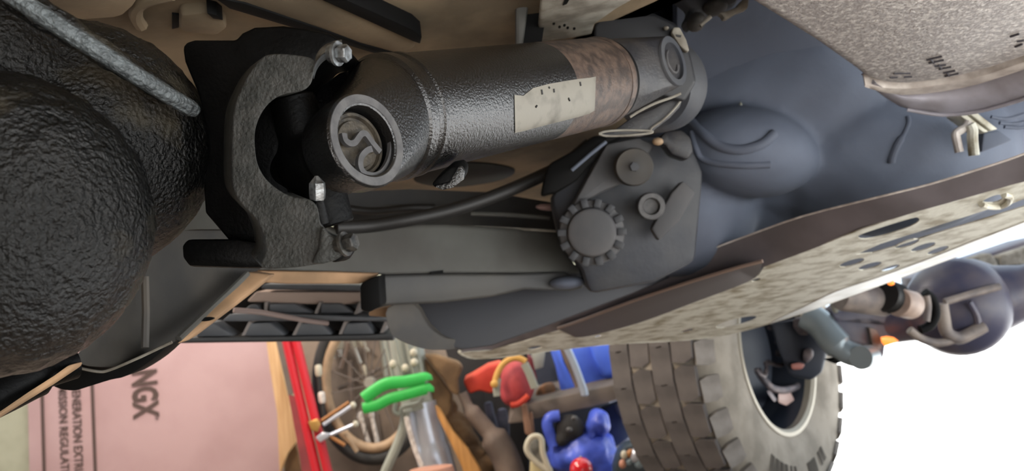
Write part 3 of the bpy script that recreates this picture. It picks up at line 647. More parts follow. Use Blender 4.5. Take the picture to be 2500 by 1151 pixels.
# ================================================================== SKID PLATE
sk = thing('skid_plate', 'wide scuffed pale skid plate with slots and brown rear flange', 'skid plate', P(1900, 700, 1.15))
kpl = PL((2500, 566, 1.05), (1130, 870, 1.55), (2500, 440, .82))
plate = [(1122, 862), (1134, 870), (1160, 876), (1230, 872), (1300, 862), (1420, 848), (1500, 840), (1620, 834), (1700, 828), (1792, 814), (1900, 784), (1970, 761), (2048, 733), (2180, 685), (2298, 640), (2440, 588), (2500, 566), (2680, 500), (2680, 390), (2560, 426), (2500, 444), (2420, 466), (2300, 500), (2250, 514), (2200, 529), (2100, 562), (2000, 602), (1920, 632), (1866, 652), (1852, 672), (1830, 686), (1700, 736), (1560, 788), (1430, 820), (1404, 815), (1380, 808), (1360, 808), (1280, 834), (1200, 856)]
def sl(cx, cy, L_, W_, a): return ellipse(cx, cy, L_, W_, a, 14)
holes = [sm2([(2096, 576), (2130, 563), (2180, 547), (2225, 534), (2240, 532), (2244, 540), (2222, 554), (2180, 569), (2130, 582), (2102, 584)], 2),
         [(2090, 622), (2150, 596), (2250, 564), (2350, 532), (2430, 506), (2470, 498), (2560, 462), (2610, 448), (2610, 466), (2540, 492), (2420, 530), (2300, 566), (2200, 598), (2130, 618)],
         sm2([(2398, 494), (2412, 484), (2434, 476), (2448, 478), (2446, 488), (2424, 496)], 2),
         sl(2214, 596, 32, 7, -18), sl(2254, 604, 32, 7, -18), sl(2080, 642, 32, 7, -16), sl(2124, 650, 30, 6.5, -16),
         sl(2290, 612, 28, 6, -20), sl(2324, 618, 24, 5, -20), sl(2174, 655, 24, 5, -18), sl(2206, 664, 24, 5, -18),
         sl(1798, 787, 52, 8, -14), sl(1680, 808, 18, 4, -14), sl(1306, 850, 18, 3.5, -10), sl(1460, 822, 9, 2, -15), sl(2400, 596, 10, 2.5, -20), sl(1846, 684, 12, 3, -15)]
slab('plate', plate, kpl, .0013, M['skid'], sk, holes, dirv=UPV)
# rolled front edge
bm = B(); add_tube(bm, spline([kpl(x, y)+UPV*.002 for x, y in plate[:17]], 3), .0034, 8); obj('rolled_edge', bm, M['skid'], sk)
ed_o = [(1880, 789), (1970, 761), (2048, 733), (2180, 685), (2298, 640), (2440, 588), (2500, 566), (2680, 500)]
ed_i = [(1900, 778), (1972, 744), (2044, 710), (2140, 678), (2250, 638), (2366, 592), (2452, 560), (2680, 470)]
bm = B(); add_loft(bm, [spline([kpl(x, y)-UPV*.0012 for x, y in e], 4) for e in (ed_o, ed_i)], UPV*.002); o = obj('bright_edge', bm, mat('pale_aluminium_edge', C(236, 240, 240), .35, .1, C(214, 216, 212), 20), sk, 40); tag(o, 'bright front edge of the plate')  # paler strip along the front edge of the plate
# raised scuffed swage and rim round the hole
bm = B(); add_tube(bm, spline([kpl(x, y)-UPV*.001 for x, y in ((2450, 474), (2464, 478), (2462, 492), (2440, 503), (2410, 502), (2396, 497))], 4), .0035, 8); obj('hole_rim', bm, M['skid'], sk)
# rear flange: tall lip with a folded return
lip_b = [(1124, 862), (1200, 856), (1280, 836), (1360, 808), (1500, 760), (1650, 716), (1760, 684), (1864, 652), (2000, 602), (2200, 529), (2300, 500), (2420, 466), (2500, 444), (2680, 390)]
lip_t = [(1134, 850), (1180, 838), (1260, 808), (1330, 780), (1480, 722), (1620, 664), (1730, 612), (1830, 574), (1960, 528), (2150, 480), (2270, 450), (2400, 410), (2500, 376), (2680, 300)]
def kd(x, y): return (kpl(x, y)-CAM).dot(CF)
rows = [[kpl(x, y) for x, y in lip_b], [P((a[0]+b[0])/2, (a[1]+b[1])/2, kd(*a)-.008) for a, b in zip(lip_b, lip_t)], [P(b[0], b[1], kd(*a)-.012) for a, b in zip(lip_b, lip_t)]]
bm = B(); add_loft(bm, [spline(r, 3) for r in rows], CF*.006); obj('rear_flange', bm, M['skidlip'], sk, 40)
bm = B(); add_tube(bm, spline([P(b[0], b[1], kd(*a)-.013) for a, b in zip(lip_b, lip_t)], 3), .0012, 6); obj('flange_edge', bm, M['seam'], sk)
# lower channel: a darker recessed band with a tan crease
chan_t = [(1362, 804), (1420, 784), (1560, 732), (1700, 686), (1800, 656), (1862, 640)]
chan_b = [(1404, 824), (1440, 821), (1560, 789), (1700, 737), (1826, 689), (1856, 664)]
rows = [[P(x, y, kd(x, y)-.016) for x, y in chan_t], [P(x, y, kd(x, y)-.010) for x, y in chan_b]]
bm = B(); add_loft(bm, [spline(r, 3) for r in rows], CF*.02); obj('folded_channel', bm, mat('dark_brown_channel', C(66, 58, 56), 0.6), sk, 40)
bm = B(); add_tube(bm, spline([P(x, y-2, kd(x, y)-.018) for x, y in chan_t], 3), .0026, 8); obj('channel_crease', bm, mat('tan_worn_crease', C(128, 108, 96), .6), sk)

# ================================================================== FRAME RAILS, CROSSMEMBER
fr = thing('frame_rail', 'long dusty grey frame rail running behind the shaft', 'frame rail', P(1150, 610, .98))
slab('rail_web', [(430, 470), (640, 480), (800, 558), (960, 548), (1090, 548), (1360, 565), (1385, 620), (1420, 670), (1250, 668), (1080, 668), (925, 672), (760, 666), (430, 662)], PL((640, 600, .88), (1400, 600, 1.10), (640, 660, .87)), .05, M['rail'], fr, bevel=.006, bseg=3)
slab('rail_flange', [(560, 660), (800, 664), (925, 668), (880, 694), (700, 694), (560, 686)], PL((640, 600, .86), (1400, 600, 1.08), (640, 690, .86)), .04, M['tanrail'], fr, bevel=.003)
slab('rail_step', [(925, 672), (1080, 669), (1250, 669), (1380, 664), (1424, 690), (1424, 704), (1390, 712), (1280, 708), (1200, 726), (1080, 740), (925, 748)], PL((900, 700, .93), (1420, 700, 1.08), (900, 750, .93)), .05, M['raildark'], fr, bevel=.008, bseg=3)
bm = B(); ell_px(bm, 1385, 690, 1.055, 44, 16, .02, 3, 4); obj('rail_nose', bm, M['gearbox'], fr, 80)
slab('rail_end_block', [(878, 700), (884, 690), (926, 672), (930, 748), (900, 764), (880, 758)], PD(.90), .05, M['gasket_and_shade'], fr, bevel=.003)
slab('clip_hole', [(1052, 664), (1082, 660), (1082, 669), (1052, 671)], PL((640, 600, .876), (1400, 600, 1.095), (640, 660, .868)), .004, M['gasket_and_shade'], fr)
bd = thing('body_sill', 'ribbed inner body sill with pale ridge lines under shaft', 'sill', P(1150, 500, 1.15))
slab('sill_sheet', [(820, 470), (1000, 462), (1200, 470), (1380, 500), (1370, 575), (1090, 560), (820, 566)], PL((820, 500, 1.06), (1400, 500, 1.24), (820, 560, 1.05)), .02, M['raildark'], bd)
def ln(a, r, m, nm, d):
    bm = B(); add_tube(bm, spline([P(x, y, d) for x, y in a], 5), r, 8); return obj(nm, bm, m, bd)
ln(((1150, 522), (1240, 525), (1342, 533)), .0030, M['rail'], 'sill_ridge', 1.10)
ln(((1070, 552), (1200, 556), (1358, 565)), .0018, M['lightpan'], 'sill_ridge', 1.07)
ln(((880, 500), (1000, 510), (1090, 522)), .004, M['rail'], 'sill_ridge', 1.10)
slab('sill_band', [(900, 500), (1090, 504), (1130, 512), (1090, 520), (880, 514)], PD(1.09), .01, M['rail'], bd, bevel=.002)
bm = B(); ell_px(bm, 1340, 507, 1.08, 34, 9, .006, 2, -3); o = obj('plug', bm, mat('pinkish_grey_plug', C(150, 122, 118), .6), bd, 80)
# cables sweeping below the shaft
def hose(name, label, cat, pts, r, m, n=10):
    bm = B(); add_tube(bm, spline([P(*p) for p in pts], 6), r, n); o = obj(name, bm, m, None, 60); tag(o, label, cat); return o
hose('brake_hose', 'black hose sweeping from the bolted yoke to the gearbox', 'hose', [(820, 556, .93), (900, 552, .95), (1000, 536, .96), (1100, 514, .98), (1200, 482, 1.0), (1300, 440, 1.02), (1380, 400, 1.02), (1440, 352, 1.02)], .0085, M['hose'])
hose('vent_hose', 'slimmer dark hose crossing under the balance weight', 'hose', [(800, 500, 1.02), (900, 516, 1.03), (1000, 508, 1.03), (1060, 508, 1.04)], .005, M['hose'])
hz = thing('drive_belt_guard', 'dark strap guard rising from hoses to the dust shield', 'guard', P(1420, 400, .95))
slab('guard_strap', [(1340, 400), (1396, 370), (1450, 330), (1482, 330), (1524, 334), (1480, 352), (1450, 392), (1410, 440), (1360, 470), (1320, 480), (1330, 430)], PD(.965), .03, M['gasket_and_shade'], hz, bevel=.006)
bm = B(); add_tube(bm, [P(1396, 416, .955), P(1440, 378, .955), P(1480, 346, .955)], .0022, 8); obj('guard_edge', bm, M['gearbox'], hz)

cm = thing('crossmember', 'tapered dusty crossmember arm with tan lower flange, behind housing', 'crossmember', P(500, 760, .78))
slab('arm_web', [(345, 640), (440, 560), (560, 560), (640, 640), (604, 668), (560, 720), (470, 800), (420, 836), (390, 852), (330, 880), (260, 904), (205, 900), (170, 880), (240, 800), (300, 720)], PL((340, 660, .62), (600, 660, .74), (260, 900, .60)), .03, mat('dark_dusty_arm', C(48, 45, 40), .75, 0, C(28, 27, 25), 14, 6, .15, 80, .003), cm, bevel=.004)
slab('arm_flange', [(604, 664), (660, 672), (640, 688), (600, 720), (540, 766), (500, 796), (460, 826), (432, 842), (420, 838), (470, 794), (560, 714)], PL((604, 664, .72), (660, 672, .73), (430, 842, .63)), .02, M['tanrail'], cm, bevel=.002)
slab('arm_hole', ellipse(504, 780, 17, 5, -6, 16), PL((604, 664, .7185), (660, 672, .7285), (430, 842, .6285)), .004, M['gasket_and_shade'], cm)
bm = B(); add_tube(bm, spline([P(x, y, d) for x, y, d in ((604, 668, .715), (560, 712, .695), (500, 768, .665), (436, 828, .63))], 4), .0028, 8); obj('arm_crease', bm, M['rail'], cm)
bm = B(); add_tube(bm, [P(354, 676, .615), P(356, 760, .612), P(354, 850, .605)], .0030, 8); obj('arm_bead', bm, M['bracket'], cm)
bm = B(); add_tube(bm, spline([P(x, y, .602) for x, y in ((196, 900), (240, 908), (268, 904), (330, 878), (390, 850), (420, 836))], 4), .0011, 6); obj('arm_lip', bm, M['lightpan'], cm)
bs = thing('bump_stop', 'black rubber bump stop hanging below the crossmember arm', 'bump stop', P(230, 920, .62))
slab('rubber_block', sm2([(120, 934), (150, 916), (180, 890), (250, 905), (330, 880), (395, 848), (410, 842), (370, 880), (310, 918), (270, 928), (215, 945), (182, 954), (146, 950)], 3), PD(.61), .03, M['gasket_and_shade'], bs, bevel=.005)
ep = thing('exhaust_pipe', 'black pipe with tan underside below the gear housing', 'pipe', P(60, 960, .55))
bm = B(); add_tube(bm, spline([P(-120, 1010, .50), P(0, 955, .53), P(90, 912, .55), P(176, 884, .57)], 5), [.016]*11+[.0125]*5, 24); obj('pipe', bm, M['black'], ep)
slab('tan_flange', [(-60, 1040), (0, 1004), (70, 956), (130, 918), (166, 892), (182, 889), (176, 902), (110, 946), (0, 1014), (-60, 1052)], PL((0, 1010, .505), (180, 890, .55), (0, 960, .507)), .012, M['tanrail'], ep, bevel=.002)  # tan strip along the underside of the pipe

br = thing('outrigger_bracket', 'large dark triangular outrigger bracket above the skid plate tip', 'bracket', P(1150, 800, 1.1))
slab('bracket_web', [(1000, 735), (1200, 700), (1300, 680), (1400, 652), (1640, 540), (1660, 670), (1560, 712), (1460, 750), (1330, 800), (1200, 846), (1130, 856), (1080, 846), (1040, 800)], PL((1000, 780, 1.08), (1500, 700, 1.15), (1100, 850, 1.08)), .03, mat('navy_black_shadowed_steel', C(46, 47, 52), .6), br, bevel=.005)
slab('bracket_plate', sm2([(946, 752), (1010, 742), (1046, 796), (1090, 826), (1150, 832), (1130, 850), (1060, 856), (1010, 846), (965, 826), (948, 800)], 3), PL((950, 760, 1.0), (1140, 850, 1.1), (950, 820, 1.0)), .03, M['bracket'], br, bevel=.006)
slab('bracket_flange', [(900, 762), (930, 752), (960, 748), (950, 776), (900, 772)], PD(1.03), .02, M['tanrail'], br, bevel=.002)

# ================================================================== RUNNING BOARD (ribbed plastic)
rb = thing('running_board', 'grey ribbed plastic running board underside above the pink board', 'running board', P(690, 800, 1.15))
rpl = PL((430, 838, 1.05), (950, 832, 1.28), (620, 700, 1.10)); rplb = PL((430, 838, 1.11), (950, 832, 1.34), (620, 700, 1.16))
slab('shaded_back_panel', [(440, 838), (620, 690), (900, 690), (960, 700), (960, 832)], rplb, .02, M['plasticdark'], rb)  # shade of the hollow cells put into this dark back wall
slab('lower_lip', [(428, 840), (440, 828), (500, 824), (700, 822), (900, 818), (960, 814), (960, 832), (700, 836)], PL((430, 838, 1.04), (950, 832, 1.27), (620, 700, 1.09)), .07, M['plasticdark'], rb, bevel=.004)
slab('upper_rail', [(640, 694), (880, 696), (882, 712), (636, 708)], rpl, .05, M['plastic'], rb, bevel=.003)
slab('upper_rail', [(625, 712), (882, 714), (882, 742), (820, 746), (600, 738)], PL((430, 838, 1.06), (950, 832, 1.29), (620, 700, 1.11)), .04, mat('dusty_mauve_rail', C(160, 140, 128), .7), rb, bevel=.003)
slab('middle_rail', [(560, 768), (640, 766), (780, 770), (950, 778), (950, 786), (780, 784), (540, 786)], PL((430, 838, 1.035), (950, 832, 1.265), (620, 700, 1.085)), .06, M['plastic'], rb, bevel=.002)
bm = B(); add_tube(bm, spline([P(*q) for q in ((570, 758, 1.07), (640, 764, 1.09), (740, 782, 1.13), (800, 790, 1.16))], 5), .0035, 8); obj('trim_cord', bm, mat('mauve_cord', C(140, 124, 120), .7), rb)
cells = [(480, 588, 612), (588, 712, 735), (712, 825, 845), (825, 925, 944)]
for x0, x1, xt in cells:
    slab('gusset', [(x0+4, 832), (x0+22 if x0 > 500 else 470, 790), (x0+70 if x0 > 500 else 520, 788), (x1-4, 830)], rpl, .035, M['plastic'], rb, bevel=.002)
    bm = B(); add_prism(bm, [rpl(x1-5, 832), rpl(xt-5, 786), rpl(xt+3, 786), rpl(x1+3, 832)], CF*.05); obj('rib', bm, mat('dusty_rib_edge', C(126, 118, 114), .7) if x0 == 480 else bpy.data.materials['dusty_rib_edge'], rb)
for x0, x1 in ((600, 640), (655, 768), (782, 868)):
    slab('gusset', [(x0, 766), (x0+2, 742), (x0+(x1-x0)*.55, 742), (x1-2, 765)] if x0 > 600 else [(585, 766), (612, 744), (626, 744), (642, 766)], rpl, .035, M['plastic'], rb, bevel=.002)
for xa, xb in ((650, 648), (783, 770), (880, 868)):
    bm = B(); add_prism(bm, [rpl(xb-4, 768), rpl(xa-4, 738), rpl(xa+3, 738), rpl(xb+3, 768)], CF*.05); obj('rib', bm, bpy.data.materials['dusty_rib_edge'], rb)

# ================================================================== WHEEL
WA = -LT                                   # axis, towards the camera side
WC = P(1891, 855, 2.15); RAD = WC.z + 0.002; WU = Vector((0, 0, 1)); WV = WA.cross(WU)
wh = thing('truck_tyre', 'front wheel with chunky dusty all terrain tyre, brake showing inside', 'wheel', Vector((WC.x, WC.y, 0)))
bm = B()
RI = .212; TW = .235
prof = [(.004, RI), (.012, RI+.012), (.022, RI+.05), (.026, RI+.10), (.018, RAD-.055), (.0, RAD-.028), (-.03, RAD-.016), (-TW/2, RAD-.010), (-TW+.03, RAD-.016), (-TW, RAD-.028), (-TW-.018, RAD-.055), (-TW-.026, RI+.10), (-TW-.02, RI+.05), (-TW-.01, RI), (-TW*.5, RI-.008)]
add_lathe(bm, WC, WA, prof, 96, WU, True); tyre = obj('tyre', bm, M['sidewall'], wh, 50)
# tread blocks: four staggered rows and two rows of shoulder lugs
NB = 30
def wheel_pt(a, r, t): return WC + (WU*math.cos(a)+WV*math.sin(a))*r + WA*t
def block_mesh(name, w_, l_, h, skew, m):
    bm = B(); pts = [Vector((x, y, 0)) for x, y in ((-w_/2, -l_/2+skew), (-w_*.1, -l_/2), (w_/2, -l_/2+skew*.5), (w_/2*.9, l_/2-skew), (w_*.1, l_/2), (-w_/2, l_/2-skew*.4))]
    add_prism(bm, pts, Vector((0, 0, h))); bmesh.ops.recalc_face_normals(bm, faces=bm.faces)
    me = bpy.data.meshes.new(name); bm.to_mesh(me); bm.free(); me.materials.append(m); return me
pitch = 2*math.pi*RAD/NB
meshes = [block_mesh('tread_block', .0555, pitch*.93, .013, .010, M['tyre']), block_mesh('tread_block', .0555, pitch*.93, .013, -.010, M['tyre'])]
lug = block_mesh('shoulder_lug', .05, pitch*.66, .010, .006, mat('pale_worn_lug', C(146, 140, 134), .85, 0, C(124, 118, 112), 20))
def put(me, name, a, r, t, tilt=0):
    rad = (WU*math.cos(a)+WV*math.sin(a)); tan = (-WU*math.sin(a)+WV*math.cos(a)); ax = WA
    if tilt: 
        n_ = (rad*math.cos(tilt)+ax*math.sin(tilt)); x_ = (ax*math.cos(tilt)-rad*math.sin(tilt)); rad, ax = n_, x_
    loc = wheel_pt(a, r, t)
    mw = Matrix(((ax.x, tan.x, rad.x, loc.x), (ax.y, tan.y, rad.y, loc.y), (ax.z, tan.z, rad.z, loc.z), (0, 0, 0, 1)))
    o = bpy.data.objects.new(name, me); COL.objects.link(o); o.parent = tyre
    o.matrix_local = Matrix.Translation(-WLOC[tyre.name]) @ mw
for row in range(4):
    t = -.030-row*.0583
    for i in range(NB):
        a = 2*math.pi*(i+.5*(row % 2))/NB; put(meshes[row % 2], 'tread_block', a, RAD-.020, t)
for s, t, tl in ((1, .008, .95), (-1, -TW-.008, -.95)):
    for i in range(NB):
        put(lug, 'shoulder_lug', 2*math.pi*(i+.25)/NB, RAD-.040, t, tl)
# moulded sidewall marks low on the tyre
def wmark(a, r, da, dr, sk_=0):
    bm = B(); pr = lambda aa, rr: wheel_pt(aa, rr, .0265 if abs(rr-(RI+.10)) < .03 else .022)
    add_prism(bm, [pr(a, r), pr(a+da, r), pr(a+da+sk_, r+dr), pr(a+sk_, r+dr)], WA*.0016); obj('moulded_letter', bm, M['mark'], tyre)
base = math.pi
for k_, (a, kinds) in enumerate(((-.62, 1), (-.54, 1), (-.46, 1), (-.38, 1), (-.28, 0), (-.20, 0), (.06, 1), (.12, 1), (.18, 1), (.32, 0), (.38, 1))):
    for s in (0, .022, .044)[:2+kinds]: wmark(base+a+s, RI+.088, .009, .040, .014)
bm = B(); add_lathe(bm, WC, WA, [(-.02, RI-.004), (.008, RI-.004), (.016, RI+.004), (.016, RI+.014), (.008, RI+.016), (-.02, RI+.004)], 72, WU, True); obj('rim_edge', bm, M['rimsteel'], wh)
bm = B(); add_lathe(bm, WC, WA, [(.0, RI-.002), (-.05, RI-.012), (-.16, RI-.02), (-.20, RI-.06), (-.20, .05), (-.20, 0), (-.215, 0), (-.215, RI), (0, RI+.002)], 72, WU); obj('wheel_barrel', bm, M['rimdark'], wh)
bm = B(); add_lathe(bm, WC, WA, [(-.10, 0), (-.10, .16), (-.085, .16), (-.085, 0)], 48, WU); obj('brake_disc', bm, M['rimdark'], wh)
def wp(x, y, t):
    v = CF + CR*((x-1250)/FPX) + CU*((575.5-y)/FPX); q = WC+WA*t
    return CAM+v*((q-CAM).dot(WA)/v.dot(WA))
bm = B(); add_tube(bm, spline([wp(x, y, -.03) for x, y in ((1850, 905), (1866, 930), (1885, 948), (1910, 954), (1940, 948), (1955, 938))], 4), .010, 8); obj('caliper_bracket', bm, M['brake'], wh)
bm = B(); add_hull(bm, [wp(x, y, t) for t in (-.03, -.06) for x, y in ((1900, 960), (1930, 958), (1940, 978), (1920, 992), (1900, 984))]); obj('caliper', bm, mat('pale_rosy_caliper', C(190, 160, 150), .5), wh, 40, .004)
bm = B(); add_hull(bm, [wp(x, y, t) for t in (-.03, -.06) for x, y in ((1870, 955), (1880, 952), (1898, 978), (1890, 984))]); obj('caliper', bm, M['brake'], wh, 40, .004)
bm = B(); add_hull(bm, [wp(x, y, t) for t in (-.03, -.06) for x, y in ((1952, 930), (1962, 930), (1960, 968), (1950, 974))]); obj('caliper', bm, M['rimsteel'], wh, 40, .004)
bm = B(); add_tube(bm, spline([wp(x, y, -.01) for x, y in ((1895, 835), (1905, 850), (1898, 865), (1915, 868), (1922, 880), (1908, 892), (1890, 890), (1874, 884))], 4), .006, 8); obj('brake_line', bm, M['brake'], wh)
bm = B(); add_tube(bm, spline([wp(x, y, -.01) for x, y in ((1846, 902), (1852, 912), (1866, 918), (1872, 900), (1868, 885))], 4), .006, 8); obj('brake_line', bm, M['brake'], wh)
for pts in ([(1880, 800), (1896, 796), (1910, 806), (1922, 816), (1900, 812)], ):
    bm = B(); add_tube(bm, spline([wp(x, y, .0) for x, y in pts], 4), .009, 8); obj('brake_pin', bm, M['brake'], wh)

# ================================================================== FRONT AXLE
fa = thing('front_axle', 'dark front axle with round differential against the white driveway', 'axle', P(2330, 860, 1.9))
DC = P(2345, 748, 1.88); AX = (wp(1905, 850, .06)-DC).normalized()
bm = B()
add_ell(bm, DC, (AX, FW, UPV), (.112, .11, .110), 3)
add_lathe(bm, DC, AX, [(.05, 0), (.05, .075), (.12, .055), (.26, .040), (.32, .038), (.32, 0)], 32)
add_lathe(bm, DC, -AX, [(.05, 0), (.05, .085), (.14, .060), (.5, .05), (.5, 0)], 32)
blob('axle_casting', bm, M['axle'], fa, .005, 4)
bm = B(); add_lathe(bm, DC-FW*.02, -FW, [(0, .10), (.0, .113), (.02, .113), (.045, .103), (.07, .075), (.085, .045), (.088, 0)], 40); obj('differential_cover', bm, M['axle'], fa)
def apl(d): return PD(d)
def fat(name, pts, r, m, d, n=10):
    bm = B(); add_tube(bm, spline([P(x, y, d) for x, y in pts], 5), r, n); return obj(name, bm, m, fa, 60)
slab('axle_gap_filler', [(2030, 765), (2070, 735), (2260, 690), (2260, 770), (2150, 812), (2040, 812)], PD(2.25), .08, M['axle'], fa, bevel=.01)  # dark slab added to close off bright sky behind the arm
fat('casting_rib', ((2298, 742), (2304, 780), (2312, 812), (2340, 826), (2376, 812), (2402, 798)), .014, M['axlepale'], 1.768)
fat('casting_rib', ((2306, 738), (2380, 716), (2440, 700)), .008, M['axlepale'], 1.768)
fat('casting_rib', ((2220, 806), (2250, 828), (2290, 838), (2330, 830)), .009, M['axlepale'], 1.768)
fat('casting_rib', ((2366, 738), (2384, 770), (2390, 800)), .007, M['axle'], 1.768)
fat('yoke_ring', ((2256, 714), (2276, 732), (2284, 765), (2272, 794), (2246, 806)), .010, M['gasket_and_shade'], 1.70)
fat('yoke_ring', ((2262, 722), (2266, 750), (2262, 785)), .007, M['axlepale'], 1.695)
# pinion shaft: tan cylinders with a black ribbed boot
fs = thing('front_drive_shaft', 'tan front drive shaft with black ribbed rubber boot', 'drive shaft', P(2160, 740, 1.7))
def cyl(nm, x0, y0, x1, y1, d, rpx, m, prof=None):
    a, b = P(x0, y0, d), P(x1, y1, d+.03); ax = (b-a); L_ = ax.length; k = d/FPX; bm = B()
    pr = prof or [(0, 0), (0, .92), (.06, 1), (.94, 1), (1, .92), (1, 0)]
    add_lathe(bm, a, ax, [(t*L_, r*rpx*k) for t, r in pr], 32); return obj(nm, bm, m, fs, 40)
cyl('shaft_tube', 2050, 722, 2165, 738, 1.66, 37, M['axlepale'])
cyl('rubber_boot', 2160, 722, 2196, 734, 1.655, 40, M['hose'], [(0, 0), (0, .9), (.15, 1), (.28, .9), (.42, 1), (.56, .9), (.7, 1), (.85, .9), (1, .9), (1, 0)])
cyl('shaft_end', 2192, 738, 2226, 746, 1.65, 35, mat('warm_tan_yoke', C(188, 164, 148), .5, 0, C(160, 140, 128), 20))
bm = B(); add_hull(bm, [P(x, y, d) for d in (1.68, 1.75) for x, y in ((2060, 750), (2130, 752), (2140, 764), (2122, 766), (2080, 762))]); obj('shaft_clamp', bm, M['axlepale'], fs, 40, .004)
# control arm, bracket, reflectors
ca = thing('control_arm', 'silver grey bent control arm ending near the driveway', 'control arm', P(2060, 850, 1.9))
bm = B(); add_tube(bm, spline([P(x, y, d) for x, y, d in ((1968, 770, 1.95), (2000, 790, 1.93), (2030, 826, 1.90), (2060, 856, 1.88), (2090, 868, 1.87), (2112, 872, 1.87))], 5), [.034]*14+[.028]*8+[.026]*4, 16); obj('arm', bm, M['arm'], ca)
bm = B(); add_lathe(bm, P(2112, 872, 1.855), FW, [(-.03, 0), (-.03, .027), (.03, .027), (.03, 0)], 24); obj('bushing', bm, M['arm'], ca)
ab = thing('axle_bracket', 'dark axle bracket holding the end of the control arm', 'bracket', P(2120, 850, 1.95))
slab('bracket_plate', [(2040, 780), (2120, 770), (2180, 790), (2190, 812), (2164, 836), (2160, 868), (2158, 876), (2140, 884), (2096, 896), (2088, 890), (2070, 880)], PD(1.90), .05, M['axle'], ab, bevel=.006)
slab('bracket_plate', [(2020, 882), (2050, 876), (2100, 890), (2088, 897), (2060, 884), (2040, 890)], PD(1.88), .03, M['gasket_and_shade'], ab, bevel=.002)
slab('bracket_gusset', [(2122, 800), (2140, 806), (2158, 838), (2140, 880), (2132, 850)], PD(1.885), .02, M['axlepale'], ab, bevel=.003)
bm = B(); add_hull(bm, [P(x, y, d) for d in (1.84, 1.87) for x, y in ((2150, 824), (2164, 821), (2182, 824), (2194, 833), (2178, 840), (2160, 846), (2152, 836))])
o = obj('reflector', bm, M['amber'], None, 40, .003); tag(o, 'amber reflector with painted sun glow on the axle bracket above driveway', 'reflector')
bm = B(); ell_px(bm, 2175, 691, 1.60, 8, 7, .008, 2); o = obj('reflector', bm, M['amber'], None, 80); tag(o, 'tiny orange reflector dot at the skid plate edge', 'reflector')
sw = thing('steering_gear', 'cluster of dusty steering parts between wheel and axle', 'steering', P(1990, 800, 2.0))
bm = B(); add_hull(bm, [P(x, y, d) for d in (2.0, 2.1) for x, y in ((1936, 778), (1956, 774), (1972, 800), (1974, 820), (1950, 818), (1936, 800))]); obj('knuckle', bm, M['brake'], sw, 40, .008)
bm = B(); add_hull(bm, [P(x, y, d) for d in (2.02, 2.12) for x, y in ((1962, 852), (1984, 850), (1988, 868), (1970, 890), (1958, 880))]); obj('knuckle', bm, M['brake'], sw, 40, .008)
bm = B(); add_hull(bm, [P(x, y, d) for d in (2.01, 2.08) for x, y in ((1930, 890), (1950, 886), (1966, 890), (1958, 902), (1934, 904))]); obj('tie_rod_end', bm, M['brakered'], sw, 40, .006)
bm = B(); add_hull(bm, [P(x, y, d) for d in (2.05, 2.2) for x, y in ((1880, 790), (1990, 770), (2020, 860), (2008, 910), (1980, 930), (1930, 920), (1900, 860))]); obj('backing_plate', bm, M['rimdark'], wh, 40, .01)
bm = B(); add_tube(bm, [P(2032, 740, 1.8), P(2040, 760, 1.82)], .006, 8); obj('pin', bm, M['palegrey'], sw)
bm = B(); add_hull(bm, [P(x, y, d) for d in (1.9, 2.0) for x, y in ((2030, 760), (2150, 756), (2200, 775), (2190, 800), (2100, 790), (2040, 790))]); obj('tie_rod', bm, M['axle'], sw, 40, .01)
bp_ = thing('front_bumper', 'pale bumper edge hanging past the differential', 'bumper', P(2460, 660, 2.0))
slab('bumper_skin', [(2370, 634), (2420, 618), (2430, 630), (2440, 650), (2444, 626), (2620, 570), (2620, 640), (2470, 664), (2466, 656), (2420, 668), (2392, 656)], PD(1.98), .04, M['lightpan'], bp_, bevel=.006)
slab('bumper_inner', [(2230, 680), (2370, 634), (2500, 590), (2640, 560), (2640, 690), (2480, 712), (2380, 730), (2300, 740), (2240, 730)], PD(2.12), .08, M['axle'], bp_, bevel=.01)

# ================================================================== GARAGE THINGS BY THE WALL
YB = 3.95; yb = PY(YB)
def zfloor(p): return Vector((p.x, p.y, 0))
fb = thing('foam_board', 'tall pink foam insulation board printed with NGX', 'foam board', zfloor(yb(380, 1000)))
xl = yb(68, 1060).x; xr = yb(674, 1000).x; lean = .02
bm = B(); add_prism(bm, [Vector((xl, YB, 0)), Vector((xr, YB, 0)), Vector((xr, YB+lean, 2.3)), Vector((xl, YB+lean, 2.3))], Vector((0, .05, 0))); obj('board', bm, M['pink'], fb, bevel=.003)
yt = PY(YB-.0015)
dn, rt = Vector((0, 0, -1)), Vector((1, 0, 0))
def print_text(s, top, bottom, xbase, xtop, bold=.0, nm='lettering'):
    """text that reads downwards; fits between two pixel heights"""
    a = yt(xbase, top); b = yt(xbase, bottom); c = yt(xtop, (top+bottom)/2); h = c.x-yt(xbase, (top+bottom)/2).x
    L_ = a.z-b.z; bm = B(); text_into(bm, s, 1.0, Vector((0, 0, 0)), rt, Vector((0, 1, 0)), 0.002, 1, bold)
    xs_ = [v.co.x for v in bm.verts]; ys_ = [v.co.y for v in bm.verts]; x0, x1, y1 = min(xs_), max(xs_), max(ys_); y0 = min(ys_)
    for v in bm.verts:
        p = v.co.copy(); v.co = Vector((a.x, YB-.0012, a.z)) + dn*((p.x-x0)/(x1-x0)*L_) + rt*((p.y-y0)/(y1-y0)*h) + Vector((0, -1, 0))*p.z*.3
    return obj(nm, bm, M['ink'], fb)
print_text('NGX', 909, 1027, 319, 384, .03)
print_text('TM', 1014, 1026, 377, 386, .0)
print_text('GENERATION EXTRUDED', 938, 1212, 174, 196, .018)
print_text('EMISSION REGULATION', 932, 1196, 141, 162, .018)
for a, b in (((106, 900), (103, 1200)), ((228, 930), (230, 1200))):
    p, q = yt(*a), yt(*b); bm = B(); add_box(bm, ((p.x+q.x)/2, YB-.001, (p.z+q.z)/2), (.016, .0016, abs(p.z-q.z))); obj('printed_rule', bm, M['ink'], fb)
